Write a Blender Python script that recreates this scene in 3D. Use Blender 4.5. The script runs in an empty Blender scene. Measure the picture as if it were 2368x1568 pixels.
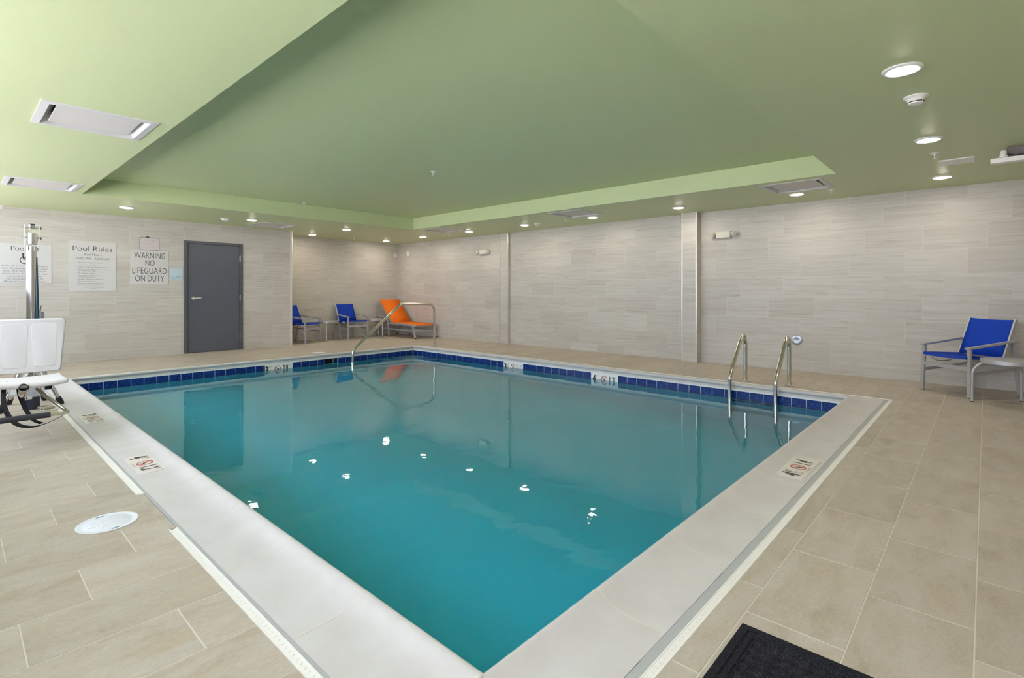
import bpy, bmesh, math, random
from mathutils import Vector, Matrix
random.seed(7)
scn = bpy.context.scene
COL = scn.collection
R = math.radians

# ------------------------------------------------------------------ camera, sky, exposure
YAW = 0.742                       # heading of the camera from +X towards +Y
EYE = 1.16
cam_d = bpy.data.cameras.new('camera')
cam_d.sensor_fit = 'HORIZONTAL'; cam_d.sensor_width = 36.0
cam_d.lens = 1195.73 / 2368 * 36.0
cam_d.shift_y = -(784 - 674.124) / 2368
cam_d.clip_start = 0.02; cam_d.clip_end = 200
cam = bpy.data.objects.new('camera', cam_d); COL.objects.link(cam)
cam.location = (0, 0, EYE); cam.rotation_euler = (R(90), 0, YAW - R(90))
scn.camera = cam

SKY_STRENGTH = 9.4
SKY_COLOR = (0.76, 0.82, 1.0)
LAMP_STRENGTH = 125.0
EXPOSURE = 0.42
w = bpy.data.worlds.new('overcast_sky'); scn.world = w; w.use_nodes = True
bg = w.node_tree.nodes['Background']
bg.inputs[0].default_value = (*SKY_COLOR, 1); bg.inputs[1].default_value = SKY_STRENGTH
sun_d = bpy.data.lights.new('sun', 'SUN'); sun_d.energy = 60.0; sun_d.angle = R(2.0); sun_d.color = (1.0, 0.96, 0.90)
sun = bpy.data.objects.new('sun', sun_d); COL.objects.link(sun); sun.rotation_euler = (0, R(36), R(18))   # high sun from beyond the right wall
scn.view_settings.view_transform = 'Standard'
scn.view_settings.look = 'None'
scn.view_settings.gamma = 1.0
scn.view_settings.use_curve_mapping = False
scn.view_settings.exposure = EXPOSURE
cy = scn.cycles
cy.use_denoising = True
cy.max_bounces = 8; cy.diffuse_bounces = 4; cy.glossy_bounces = 4; cy.transmission_bounces = 6
cy.transparent_max_bounces = 12
cy.use_adaptive_sampling = True; cy.adaptive_threshold = 0.03
cy.sample_clamp_indirect = 6.0

# ------------------------------------------------------------------ room dimensions (metres)
XR = 8.412          # right wall
YL = 11.02          # wall with the door
YF = 12.0           # back of the alcove
XE = 5.014          # where the door wall ends and the alcove begins
XW = -0.75          # window wall
YN = -0.80          # wall behind the camera
HC = 2.461          # soffit height
HR = 2.697          # raised ceiling panel
RX0, RX1, RY0, RY1 = 1.208, 6.614, 1.218, 8.89     # raised panel
PX0, PX1, PY0, PY1 = 1.057, 6.489, 1.082, 8.707    # pool face
CW = 0.28                                          # coping width
WZ = -0.136                                        # water level
DX0, DX1, DY0, DY1 = 0.727, 6.83, 0.732, 9.04      # outer edge of the deck drain

# windows in the window wall (y0, y1)
WIN = [(-0.4, 2.4), (2.6, 5.2), (5.4, 8.0), (8.2, 10.8)]
WIN_Z = (1.15, 2.40)
for (a, b) in WIN:                 # sky portals in the window openings
    ld = bpy.data.lights.new('daylight_portal', 'AREA'); ld.shape = 'RECTANGLE'
    ld.size = WIN_Z[1] - WIN_Z[0]; ld.size_y = b - a
    ld.cycles.is_portal = True
    lo = bpy.data.objects.new('daylight_portal', ld); COL.objects.link(lo)
    lo.location = (XW - 0.16, (a + b) / 2, sum(WIN_Z) / 2); lo.rotation_euler = (0, R(-90), 0)

# ------------------------------------------------------------------ materials
MATS = {}
def mat(name, color=(0.8, 0.8, 0.8), rough=0.5, metal=0.0, spec=0.5, emit=None, coat=0.0):
    m = bpy.data.materials.new(name); m.use_nodes = True
    b = m.node_tree.nodes['Principled BSDF']
    b.inputs['Base Color'].default_value = (*color, 1)
    b.inputs['Roughness'].default_value = rough
    b.inputs['Metallic'].default_value = metal
    b.inputs['Specular IOR Level'].default_value = spec
    b.inputs['Coat Weight'].default_value = coat
    if emit:
        b.inputs['Emission Color'].default_value = (*emit[0], 1)
        b.inputs['Emission Strength'].default_value = emit[1]
    MATS[name] = m
    return m
def nn(m, t, **kw):
    n = m.node_tree.nodes.new(t)
    for k, v in kw.items():
        if k.startswith('i_'):
            key = k[2:]
            n.inputs[int(key) if key.isdigit() else key.replace('_', ' ')].default_value = v
        else: setattr(n, k, v)
    return n
def lk(m, a, b): m.node_tree.links.new(a, b)
def bsdf(m): return m.node_tree.nodes['Principled BSDF']
def ramp(m, fac, stops):
    r = nn(m, 'ShaderNodeValToRGB'); els = r.color_ramp.elements
    while len(els) < len(stops): els.new(0.5)
    for e, (p, c) in zip(els, stops): e.position = p; e.color = (*c, 1)
    lk(m, fac, r.inputs[0]); return r.outputs[0]
def tile_coords(m, scale, spread=30.0):
    """world position, shifted by a random amount for every single tile"""
    g = nn(m, 'ShaderNodeNewGeometry'); oi = nn(m, 'ShaderNodeObjectInfo')
    mul = nn(m, 'ShaderNodeMath', operation='MULTIPLY', i_1=spread); lk(m, oi.outputs['Random'], mul.inputs[0])
    add = nn(m, 'ShaderNodeVectorMath', operation='ADD')
    lk(m, g.outputs['Position'], add.inputs[0]); lk(m, mul.outputs[0], add.inputs[1])
    mp = nn(m, 'ShaderNodeVectorMath', operation='MULTIPLY'); mp.inputs[1].default_value = scale
    lk(m, add.outputs[0], mp.inputs[0])
    return mp.outputs[0], oi.outputs['Random']
def noise(m, vec, scale, detail=4.0, rough=0.55, dist=0.0):
    n = nn(m, 'ShaderNodeTexNoise', i_Scale=scale, i_Detail=detail, i_Roughness=rough, i_Distortion=dist)
    if vec is not None: lk(m, vec, n.inputs['Vector'])
    return n.outputs['Fac']
def mixc(m, fac, a, b, mode='MIX'):
    n = nn(m, 'ShaderNodeMix', data_type='RGBA', blend_type=mode)
    for sock, v in ((n.inputs[0], fac), (n.inputs[6], a), (n.inputs[7], b)):
        if isinstance(v, (int, float)): sock.default_value = v
        elif isinstance(v, tuple): sock.default_value = (*v, 1)
        else: lk(m, v, sock)
    return n.outputs[2]
def bump(m, h, strength=0.2, dist=0.01):
    b = nn(m, 'ShaderNodeBump', i_Strength=strength, i_Distance=dist)
    lk(m, h, b.inputs['Height']); lk(m, b.outputs[0], bsdf(m).inputs['Normal'])

# green ceiling paint with an orange-peel finish
m = mat('green_paint', (0.60, 0.665, 0.375), 0.42, spec=0.45)
g = nn(m, 'ShaderNodeNewGeometry'); bump(m, noise(m, g.outputs['Position'], 140, 2), 0.10, 0.004)
# wall tile: long horizontal striations
def wall_tile_mat(name, along):
    m = mat(name, rough=0.42, spec=0.4)
    sc = {'x': (1.0, 8.0, 21.0), 'y': (8.0, 1.0, 21.0)}[along]
    v, rnd = tile_coords(m, sc)
    a = noise(m, v, 1.0, 5, 0.6, 1.2)
    c = ramp(m, a, [(0.22, (0.40, 0.367, 0.318)), (0.38, (0.487, 0.458, 0.408)), (0.58, (0.535, 0.512, 0.466)), (0.80, (0.57, 0.552, 0.51))])
    v2, _ = tile_coords(m, tuple(s * 1.3 for s in sc), 11)
    b = noise(m, v2, 1.0, 3, 0.5, 1.0)
    streak = ramp(m, b, [(0.60, (0, 0, 0)), (0.66, (1, 1, 1)), (0.70, (0, 0, 0))])
    c2 = mixc(m, streak, c, (0.36, 0.30, 0.235))
    sep = nn(m, 'ShaderNodeMath', operation='MULTIPLY', i_1=0.45); 
    c2 = mixc(m, 0.55, c2, c)
    tone = ramp(m, rnd, [(0.0, (0.95, 0.94, 0.925)), (0.5, (1.0, 0.995, 0.99)), (1.0, (1.05, 1.05, 1.05))])
    c3 = mixc(m, 1.0, c2, tone, 'MULTIPLY')
    lk(m, c3, bsdf(m).inputs['Base Color'])
    bump(m, a, 0.06, 0.004)
    return m
wall_tile_mat('wall_tile_x', 'x'); wall_tile_mat('wall_tile_y', 'y')
mat('wall_grout', (0.66, 0.62, 0.55), 0.8)
# floor tile: warm sandstone
m = mat('floor_tile', rough=0.5, spec=0.35)
v, rnd = tile_coords(m, (2.2, 5.5, 1.0))
a = noise(m, v, 1.6, 7, 0.62, 0.6)
c = ramp(m, a, [(0.28, (0.375, 0.31, 0.235)), (0.48, (0.44, 0.385, 0.315)), (0.66, (0.475, 0.43, 0.365)), (0.85, (0.50, 0.465, 0.41))])
v2, _ = tile_coords(m, (1.0, 2.4, 1.0), 17)
b = noise(m, v2, 2.3, 4, 0.55, 0.8)
warm = ramp(m, b, [(0.55, (0, 0, 0)), (0.75, (1, 1, 1))])
half = nn(m, 'ShaderNodeMath', operation='MULTIPLY', i_1=0.35); lk(m, warm, half.inputs[0])
c = mixc(m, half.outputs[0], c, (0.455, 0.355, 0.24))
tone = ramp(m, rnd, [(0.0, (0.92, 0.91, 0.90)), (0.6, (1, 1, 1)), (1.0, (1.04, 1.03, 1.03))])
c = mixc(m, 1.0, c, tone, 'MULTIPLY')
fine_v, _ = tile_coords(m, (60, 120, 60), 5)
fine = noise(m, fine_v, 1.0, 2)
fcol = ramp(m, fine, [(0.3, (0.92, 0.92, 0.92)), (0.7, (1.05, 1.05, 1.05))])
c = mixc(m, 1.0, c, fcol, 'MULTIPLY')
lk(m, c, bsdf(m).inputs['Base Color']); bump(m, fine, 0.12, 0.002)
mat('floor_grout', (0.60, 0.55, 0.465), 0.8)
# glazed blue waterline tile
m = mat('blue_tile', rough=0.22, spec=0.22)
v, rnd = tile_coords(m, (1, 1, 1))
a = noise(m, v, 45, 5, 0.7)
c = ramp(m, a, [(0.35, (0.002, 0.010, 0.075)), (0.52, (0.006, 0.030, 0.18)), (0.66, (0.018, 0.085, 0.34)), (0.78, (0.09, 0.24, 0.52))])
lk(m, c, bsdf(m).inputs['Base Color']); bump(m, a, 0.08, 0.003)
mat('white_tile', (0.82, 0.82, 0.78), 0.2)
mat('marker_tile', (0.66, 0.62, 0.56), 0.35)
mat('white_grout', (0.78, 0.78, 0.74), 0.7)
# coping: off-white cast stone
m = mat('coping', rough=0.42, spec=0.4)
v, rnd = tile_coords(m, (1, 1, 1), 9)
a = noise(m, v, 5, 6, 0.6)
c = ramp(m, a, [(0.3, (0.55, 0.52, 0.50)), (0.55, (0.585, 0.56, 0.55)), (0.8, (0.61, 0.59, 0.58))])
lk(m, c, bsdf(m).inputs['Base Color'])
mat('coping_joint', (0.62, 0.575, 0.50), 0.6)
m = mat('grey_sealant', (0.40, 0.41, 0.41), 0.6)
g = nn(m, 'ShaderNodeNewGeometry'); bump(m, noise(m, g.outputs['Position'], 40, 3), 0.35, 0.01)
mat('drain_plastic', (0.80, 0.78, 0.73), 0.45)
mat('drain_dark', (0.10, 0.10, 0.11), 0.8)
m = mat('pool_plaster', rough=0.6)
g = nn(m, 'ShaderNodeNewGeometry')
a = noise(m, g.outputs['Position'], 1.6, 6, 0.6)
c = ramp(m, a, [(0.3, (0.50, 0.80, 0.94)), (0.7, (0.57, 0.85, 0.97))])
lk(m, c, bsdf(m).inputs['Base Color'])
mat('steel', (0.66, 0.63, 0.57), 0.20, metal=1.0)
mat('chrome', (0.66, 0.66, 0.66), 0.13, metal=1.0)
mat('brushed_plate', (0.42, 0.44, 0.48), 0.38, metal=1.0)
mat('bright_trim', (0.80, 0.79, 0.76), 0.28, metal=1.0)
m = mat('silver_paint', (0.47, 0.472, 0.475), 0.42, metal=0.5)
mat('white_plastic', (0.80, 0.79, 0.76), 0.40)
mat('seat_plastic', (0.72, 0.69, 0.675), 0.45)
mat('white_paint', (0.66, 0.64, 0.625), 0.5)
mat('vent_plate', (0.70, 0.65, 0.61), 0.5)
mat('fixture_white', (0.90, 0.87, 0.85), 0.4)
mat('detector_white', (0.86, 0.84, 0.80), 0.5)
mat('cream_plastic', (0.66, 0.63, 0.53), 0.45)
mat('lens_glass', (0.62, 0.62, 0.58), 0.25)
mat('sign_white', (0.575, 0.565, 0.545), 0.5)
mat('print_black', (0.025, 0.02, 0.022), 0.6)
mat('print_grey', (0.16, 0.14, 0.14), 0.6)
mat('print_red', (0.50, 0.05, 0.045), 0.5)
mat('print_brown', (0.06, 0.05, 0.035), 0.6)
mat('whiteboard', (0.60, 0.53, 0.545), 0.3)
mat('faint_ink', (0.42, 0.37, 0.36), 0.6)
mat('pale_blue', (0.47, 0.60, 0.65), 0.4)
mat('blue_ink', (0.03, 0.10, 0.25), 0.5)
mat('door_grey', (0.092, 0.098, 0.120), 0.45)
mat('door_frame_grey', (0.082, 0.086, 0.104), 0.45)
mat('black_rubber', (0.015, 0.015, 0.017), 0.6)
mat('black_foam', (0.035, 0.037, 0.042), 0.85)
mat('black_strap', (0.008, 0.008, 0.011), 0.75)
mat('dark_recess', (0.02, 0.02, 0.02), 0.8)
mat('housing_grey', (0.48, 0.52, 0.58), 0.4)
mat('navy_plastic', (0.02, 0.025, 0.05), 0.4)
mat('dark_teal', (0.012, 0.05, 0.06), 0.25)
mat('beige_plastic', (0.42, 0.38, 0.26), 0.5)
mat('niche_white', (0.55, 0.58, 0.60), 0.4)
mat('lid_white', (0.72, 0.735, 0.78), 0.4)
mat('lamp_lens', (1, 1, 1), 0.4, emit=((1.0, 0.89, 0.76), LAMP_STRENGTH))
def sling(name, col):
    m = mat(name, col, 0.7, spec=0.25)
    g = nn(m, 'ShaderNodeTexCoord')
    wv = nn(m, 'ShaderNodeTexChecker', i_Scale=260.0); lk(m, g.outputs['Object'], wv.inputs['Vector'])
    bump(m, wv.outputs['Fac'], 0.25, 0.002)
sling('blue_sling', (0.0015, 0.042, 0.40)); sling('orange_sling', (0.82, 0.165, 0.004))
# black ribbed carpet mat
m = mat('mat_carpet', (0.01, 0.01, 0.012), 0.95, spec=0.1)
g = nn(m, 'ShaderNodeNewGeometry')
a = noise(m, g.outputs['Position'], 320, 3, 0.7)
c = ramp(m, a, [(0.40, (0.008, 0.008, 0.011)), (0.58, (0.026, 0.026, 0.031)), (0.74, (0.12, 0.13, 0.145))])
lk(m, c, bsdf(m).inputs['Base Color']); bump(m, a, 0.45, 0.004)
# water: Fresnel mirror over a clear tinted body
m = bpy.data.materials.new('water'); m.use_nodes = True; MATS['water'] = m
nt = m.node_tree; nt.nodes.clear()
out = nn(m, 'ShaderNodeOutputMaterial'); mx = nn(m, 'ShaderNodeMixShader')
tr = nn(m, 'ShaderNodeBsdfRefraction', i_IOR=1.33, i_Roughness=0.0); gl = nn(m, 'ShaderNodeBsdfGlossy', i_Roughness=0.015)
gl.inputs['Color'].default_value = (0.93, 0.97, 0.97, 1)
geo = nn(m, 'ShaderNodeNewGeometry'); fr = nn(m, 'ShaderNodeFresnel')
ior = nn(m, 'ShaderNodeMapRange', i_1=0.0, i_2=1.0, i_3=1.36, i_4=1.36)
lk(m, geo.outputs['Backfacing'], ior.inputs[0]); lk(m, ior.outputs[0], fr.inputs['IOR'])
mp = nn(m, 'ShaderNodeMapping'); mp.inputs['Scale'].default_value = (1.0, 1.0, 1.0)
lk(m, geo.outputs['Position'], mp.inputs[0])
n1 = nn(m, 'ShaderNodeTexNoise', i_Scale=2.2, i_Detail=3.0, i_Distortion=0.6); lk(m, mp.outputs[0], n1.inputs['Vector'])
n2 = nn(m, 'ShaderNodeTexNoise', i_Scale=11.0, i_Detail=2.0, i_Distortion=0.3); lk(m, mp.outputs[0], n2.inputs['Vector'])
n3 = nn(m, 'ShaderNodeTexNoise', i_Scale=0.45, i_Detail=1.0); lk(m, mp.outputs[0], n3.inputs['Vector'])
am = nn(m, 'ShaderNodeMapRange', i_1=0.50, i_2=0.68, i_3=0.02, i_4=0.30); lk(m, n3.outputs['Fac'], am.inputs[0])
mu = nn(m, 'ShaderNodeMath', operation='MULTIPLY'); lk(m, n2.outputs['Fac'], mu.inputs[0]); lk(m, am.outputs[0], mu.inputs[1])
ad = nn(m, 'ShaderNodeMath', operation='ADD'); lk(m, n1.outputs['Fac'], ad.inputs[0]); lk(m, mu.outputs[0], ad.inputs[1])
bp = nn(m, 'ShaderNodeBump', i_Strength=0.5, i_Distance=0.006); lk(m, ad.outputs[0], bp.inputs['Height'])
lk(m, bp.outputs[0], gl.inputs['Normal']); lk(m, bp.outputs[0], tr.inputs['Normal']); lk(m, bp.outputs[0], fr.inputs['Normal'])
lk(m, fr.outputs[0], mx.inputs[0]); lk(m, tr.outputs[0], mx.inputs[1]); lk(m, gl.outputs[0], mx.inputs[2])
lk(m, mx.outputs[0], out.inputs['Surface'])
va = nn(m, 'ShaderNodeVolumeAbsorption', i_Density=0.80); va.inputs['Color'].default_value = (0.02, 0.905, 0.965, 1)
lk(m, va.outputs[0], out.inputs['Volume'])
# window glass
m = bpy.data.materials.new('window_glass'); m.use_nodes = True; MATS['window_glass'] = m
m.node_tree.nodes.clear()
out = nn(m, 'ShaderNodeOutputMaterial'); mx = nn(m, 'ShaderNodeMixShader', i_0=0.06)
lk(m, nn(m, 'ShaderNodeBsdfTransparent').outputs[0], mx.inputs[1]); lk(m, nn(m, 'ShaderNodeBsdfGlossy', i_Roughness=0.0).outputs[0], mx.inputs[2])
lk(m, mx.outputs[0], out.inputs['Surface'])

# ------------------------------------------------------------------ mesh helpers
class MB:
    def __init__(s): s.v = []; s.f = []; s.m = Matrix.Identity(4)
    def add(s, vs, fs):
        o = len(s.v); s.v += [tuple(s.m @ Vector(p)) for p in vs]; s.f += [tuple(i + o for i in f) for f in fs]; return s
    def box(s, x0, x1, y0, y1, z0, z1, bev=0.0):
        if bev <= 0:
            vs = [(x0, y0, z0), (x1, y0, z0), (x1, y1, z0), (x0, y1, z0), (x0, y0, z1), (x1, y0, z1), (x1, y1, z1), (x0, y1, z1)]
            return s.add(vs, [(0, 3, 2, 1), (4, 5, 6, 7), (0, 1, 5, 4), (1, 2, 6, 5), (2, 3, 7, 6), (3, 0, 4, 7)])
        bm = bmesh.new(); bmesh.ops.create_cube(bm, size=1)
        for v in bm.verts: v.co = ((x0 + x1) / 2 + v.co.x * (x1 - x0), (y0 + y1) / 2 + v.co.y * (y1 - y0), (z0 + z1) / 2 + v.co.z * (z1 - z0))
        bmesh.ops.bevel(bm, geom=bm.edges[:], offset=bev, segments=2 if bev > 0.006 else 1, affect='EDGES', profile=0.5)
        return s.frombm(bm)
    def frombm(s, bm):
        bm.verts.index_update()
        s.add([v.co.copy() for v in bm.verts], [[v.index for v in f.verts] for f in bm.faces]); bm.free(); return s
    def slab(s, x0, x1, y0, y1, z0, z1, bev=0.0012):
        """tile: box with chamfered top edges (18 tris)"""
        b = bev
        vs = [(x0, y0, z0), (x1, y0, z0), (x1, y1, z0), (x0, y1, z0), (x0, y0, z1 - b), (x1, y0, z1 - b), (x1, y1, z1 - b), (x0, y1, z1 - b),
              (x0 + b, y0 + b, z1), (x1 - b, y0 + b, z1), (x1 - b, y1 - b, z1), (x0 + b, y1 - b, z1)]
        fs = [(8, 9, 10, 11)]
        for i in range(4):
            j = (i + 1) % 4; fs += [(i, j, 4 + j, 4 + i), (4 + i, 4 + j, 8 + j, 8 + i)]
        return s.add(vs, fs)
    def tube(s, pts, r, n=12, caps=True, closed=False):
        pts = [Vector(p) for p in pts]; N = len(pts)
        rs = r if isinstance(r, (list, tuple)) else [r] * N
        tg = []
        for i in range(N):
            a = pts[(i - 1) % N] if (i or closed) else pts[0]; b = pts[(i + 1) % N] if (i < N - 1 or closed) else pts[-1]
            tg.append((b - a).normalized())
        ref = Vector((0, 0, 1)) if abs(tg[0].z) < 0.9 else Vector((1, 0, 0))
        u = (ref - tg[0] * ref.dot(tg[0])).normalized(); vs = []
        for i in range(N):
            u = (u - tg[i] * u.dot(tg[i])).normalized(); w_ = tg[i].cross(u)
            for k in range(n):
                an = 2 * math.pi * k / n; vs.append(pts[i] + (u * math.cos(an) + w_ * math.sin(an)) * rs[i])
        fs = []
        for i in range(N if closed else N - 1):
            j = (i + 1) % N
            for k in range(n):
                l = (k + 1) % n; fs.append((i * n + k, i * n + l, j * n + l, j * n + k))
        if caps and not closed:
            fs.append(tuple(range(n - 1, -1, -1))); fs.append(tuple((N - 1) * n + k for k in range(n)))
        return s.add(vs, fs)
    def bar(s, p, q, w_, h, up=(0, 0, 1)):
        """rectangular bar from p to q; w_ across, h along 'up'"""
        p, q = Vector(p), Vector(q); t = (q - p).normalized(); upv = Vector(up)
        sd = t.cross(upv).normalized(); uu = sd.cross(t).normalized(); vs = []
        for c in (p, q):
            for a, b in ((-1, -1), (1, -1), (1, 1), (-1, 1)): vs.append(c + sd * a * w_ / 2 + uu * b * h / 2)
        return s.add(vs, [(0, 1, 2, 3), (7, 6, 5, 4), (0, 4, 5, 1), (1, 5, 6, 2), (2, 6, 7, 3), (3, 7, 4, 0)])
    def lathe(s, prof, c=(0, 0, 0), n=32, axis='z', cap0=False, cap1=False):
        vs = []; N = len(prof)
        for (r, z) in prof:
            for k in range(n):
                a = 2 * math.pi * k / n; x, y = r * math.cos(a), r * math.sin(a)
                q = {'z': (x, y, z), 'x': (z, x, y), 'y': (x, z, y)}[axis]
                vs.append((c[0] + q[0], c[1] + q[1], c[2] + q[2]))
        fs = []
        for i in range(N - 1):
            for k in range(n):
                l = (k + 1) % n; fs.append((i * n + k, i * n + l, (i + 1) * n + l, (i + 1) * n + k))
        if cap0: fs.append(tuple(range(n)))
        if cap1: fs.append(tuple((N - 1) * n + k for k in range(n)))
        return s.add(vs, fs)
    def prism(s, poly, z0, z1):
        n = len(poly); vs = [(x, y, z0) for x, y in poly] + [(x, y, z1) for x, y in poly]
        return s.add(vs, [tuple(range(n - 1, -1, -1)), tuple(range(n, 2 * n))] + [(i, (i + 1) % n, n + (i + 1) % n, n + i) for i in range(n)])
    def mesh(s, name, material, smooth=True, fix=True):
        me = bpy.data.meshes.new(name); me.from_pydata(s.v, [], s.f); me.update()
        if fix:
            bm = bmesh.new(); bm.from_mesh(me); bmesh.ops.recalc_face_normals(bm, faces=bm.faces); bm.to_mesh(me); bm.free()
        if smooth:
            me.shade_smooth(); me.set_sharp_from_angle(angle=R(38))
        if material: me.materials.append(MATS[material])
        return me
    def build(s, name, material, parent=None, smooth=True, fix=True):
        return link(name, s.mesh(name, material, smooth, fix), parent)
def link(name, me, parent=None):
    o = bpy.data.objects.new(name, me); COL.objects.link(o)
    if parent: o.parent = parent
    return o
def empty(name, loc, rz=0.0):
    o = bpy.data.objects.new(name, None); COL.objects.link(o); o.empty_display_size = 0.1
    o.location = loc; o.rotation_euler = (0, 0, rz); return o
def tag(o, label, cat, group=None):
    o['label'] = label; o['category'] = cat
    if group: o['group'] = group
    return o
def struct(o): o['kind'] = 'structure'; return o
def copy_tree(o, parent=None):
    c = o.copy(); COL.objects.link(c); c.parent = parent
    for ch in list(o.children): copy_tree(ch, c)
    return c
def bend(pts, r, n=6):
    """round the inner corners of a polyline"""
    pts = [Vector(p) for p in pts]; res = [pts[0]]
    for i in range(1, len(pts) - 1):
        p, a, b = pts[i], pts[i - 1], pts[i + 1]
        da, db = (a - p), (b - p); rr = min(r, da.length * 0.49, db.length * 0.49)
        s0, s1 = p + da.normalized() * rr, p + db.normalized() * rr
        for k in range(n + 1):
            t = k / n; res.append(s0.lerp(p, t).lerp(p.lerp(s1, t), t))
    res.append(pts[-1]); return res
def rect_minus(r, h):
    """rectangle r=(a0,a1,b0,b1) minus hole h -> list of rectangles"""
    a0, a1, b0, b1 = r; c0, c1, d0, d1 = h
    if c0 >= a1 or c1 <= a0 or d0 >= b1 or d1 <= b0: return [r]
    res = []
    if c0 > a0: res.append((a0, c0, b0, b1))
    if c1 < a1: res.append((c1, a1, b0, b1))
    m0, m1 = max(a0, c0), min(a1, c1)
    if d0 > b0: res.append((m0, m1, b0, d0))
    if d1 < b1: res.append((m0, m1, d1, b1))
    return res
def grid_plane(mb, x0, x1, y0, y1, holes, z):
    xs = sorted({x0, x1} | {q for h in holes for q in h[:2] if x0 < q < x1}); ys = sorted({y0, y1} | {q for h in holes for q in h[2:] if y0 < q < y1})
    for i in range(len(xs) - 1):
        for j in range(len(ys) - 1):
            cx, cy_ = (xs[i] + xs[i + 1]) / 2, (ys[j] + ys[j + 1]) / 2
            if any(h[0] < cx < h[1] and h[2] < cy_ < h[3] for h in holes): continue
            mb.add([(xs[i], ys[j], z), (xs[i + 1], ys[j], z), (xs[i + 1], ys[j + 1], z), (xs[i], ys[j + 1], z)], [(0, 1, 2, 3)])

# flat print --------------------------------------------------------------
_ref = {}
def text_mesh(txt, bold=0.0):
    cu = bpy.data.curves.new('t', 'FONT'); cu.body = txt; cu.resolution_u = 3; cu.offset = bold
    ob = bpy.data.objects.new('t', cu); COL.objects.link(ob)
    dg = bpy.context.evaluated_depsgraph_get(); dg.update()
    me = bpy.data.meshes.new_from_object(ob.evaluated_get(dg))
    vs = [v.co.copy() for v in me.vertices]; fs = [tuple(p.vertices) for p in me.polygons]
    bpy.data.objects.remove(ob); bpy.data.curves.remove(cu); bpy.data.meshes.remove(me)
    return vs, fs
CAP = None
def put_text(mb, txt, cx, y, cap, width=None, align='c', bold=-0.010):
    """text with cap height and optional total width, baseline at y"""
    global CAP
    if CAP is None:
        vs, _ = text_mesh('H'); CAP = max(v.y for v in vs)
    vs, fs = text_mesh(txt, bold)
    a, b = min(v.x for v in vs), max(v.x for v in vs); ky = cap / CAP
    kx = width / (b - a) if width else ky
    w_ = (b - a) * kx
    off = {'c': cx - w_ / 2, 'l': cx, 'r': cx - w_}[align]
    mb.add([(off + (v.x - a) * kx, y + v.y * ky, 0) for v in vs], fs)
    return w_
def ring(mb, cx, cy_, r0, r1, n=32, a0=0.0, a1=2 * math.pi):
    vs, fs = [], []; full = abs(a1 - a0 - 2 * math.pi) < 1e-6; M = n if full else n + 1
    for k in range(M):
        a = a0 + (a1 - a0) * k / n
        vs += [(cx + r0 * math.cos(a), cy_ + r0 * math.sin(a), 0), (cx + r1 * math.cos(a), cy_ + r1 * math.sin(a), 0)]
    for k in range(n):
        l = (k + 1) % M; fs.append((2 * k, 2 * k + 1, 2 * l + 1, 2 * l))
    mb.add(vs, fs)
def disc(mb, cx, cy_, r, n=20): mb.add([(cx + r * math.cos(2 * math.pi * k / n), cy_ + r * math.sin(2 * math.pi * k / n), 0) for k in range(n)], [tuple(range(n))])
def stroke(mb, p, q, w_):
    p, q = Vector((*p, 0)), Vector((*q, 0)); d = (q - p).normalized(); s_ = Vector((-d.y, d.x, 0)) * w_ / 2
    mb.add([p - s_, q - s_, q + s_, p + s_], [(0, 1, 2, 3)])
def basis(o, ux, uy):
    ux, uy = Vector(ux), Vector(uy); n = ux.cross(uy)
    return Matrix(((ux.x, uy.x, n.x, o[0]), (ux.y, uy.y, n.y, o[1]), (ux.z, uy.z, n.z, o[2]), (0, 0, 0, 1)))

# ================================================================== SETTING
# camera frustum test, used only to decide which pieces deserve an object of their own
FWD = Vector((math.cos(YAW), math.sin(YAW), 0)); RGT = Vector((math.sin(YAW), -math.cos(YAW), 0))
def in_view(corners):
    ok = []
    for p in corners:
        p = Vector(p); d = p.dot(FWD)
        if d < 0.1: ok.append((9e9, 9e9)); continue
        ok.append((1184 + 1195.73 * p.dot(RGT) / d, 674.1 - 1195.73 * (p.z - EYE) / d))
    fin = [q for q in ok if q[0] < 8e9]
    if not fin: return False
    us = [q[0] for q in fin]; vs = [q[1] for q in fin]
    return not (max(us) < 0 or min(us) > 2368 or max(vs) < 0 or min(vs) > 1568)

# ---- floor: slab, and every tile a piece of its own
mb = MB()
for r in [(XW, XR, YN, DY0), (XW, XR, DY1, YF), (XW, DX0, DY0, DY1), (DX1, XR, DY0, DY1)]:
    mb.box(r[0], r[1], r[2], r[3], -0.06, -0.0012)
for r in [(DX0, DX1, DY0, PY0 - .07), (DX0, DX1, PY1 + .30, DY1), (DX0, PX0 - .07, PY0 - .07, PY1 + .30), (PX1 + .07, DX1, PY0 - .07, PY1 + .30)]:
    mb.box(r[0], r[1], r[2], r[3], -0.06, -0.012)
floor = struct(mb.build('floor', 'floor_grout', smooth=False))
ROW, LEN, GAP = 0.3071, 0.6140, 0.0032
LIDS = [(0.541, 3.251, 0.118), (4.735, 9.325, 0.118)]
HOLE = (DX0, DX1, DY0, DY1)
ALC = (XW, XE + 0.02, YL, YF + 1)
GR_GAP = (2.932, 3.568)             # tiles run on to the coping beside the skimmer lid
tmesh = {}
rest = MB(); n_tile = 0
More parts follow.
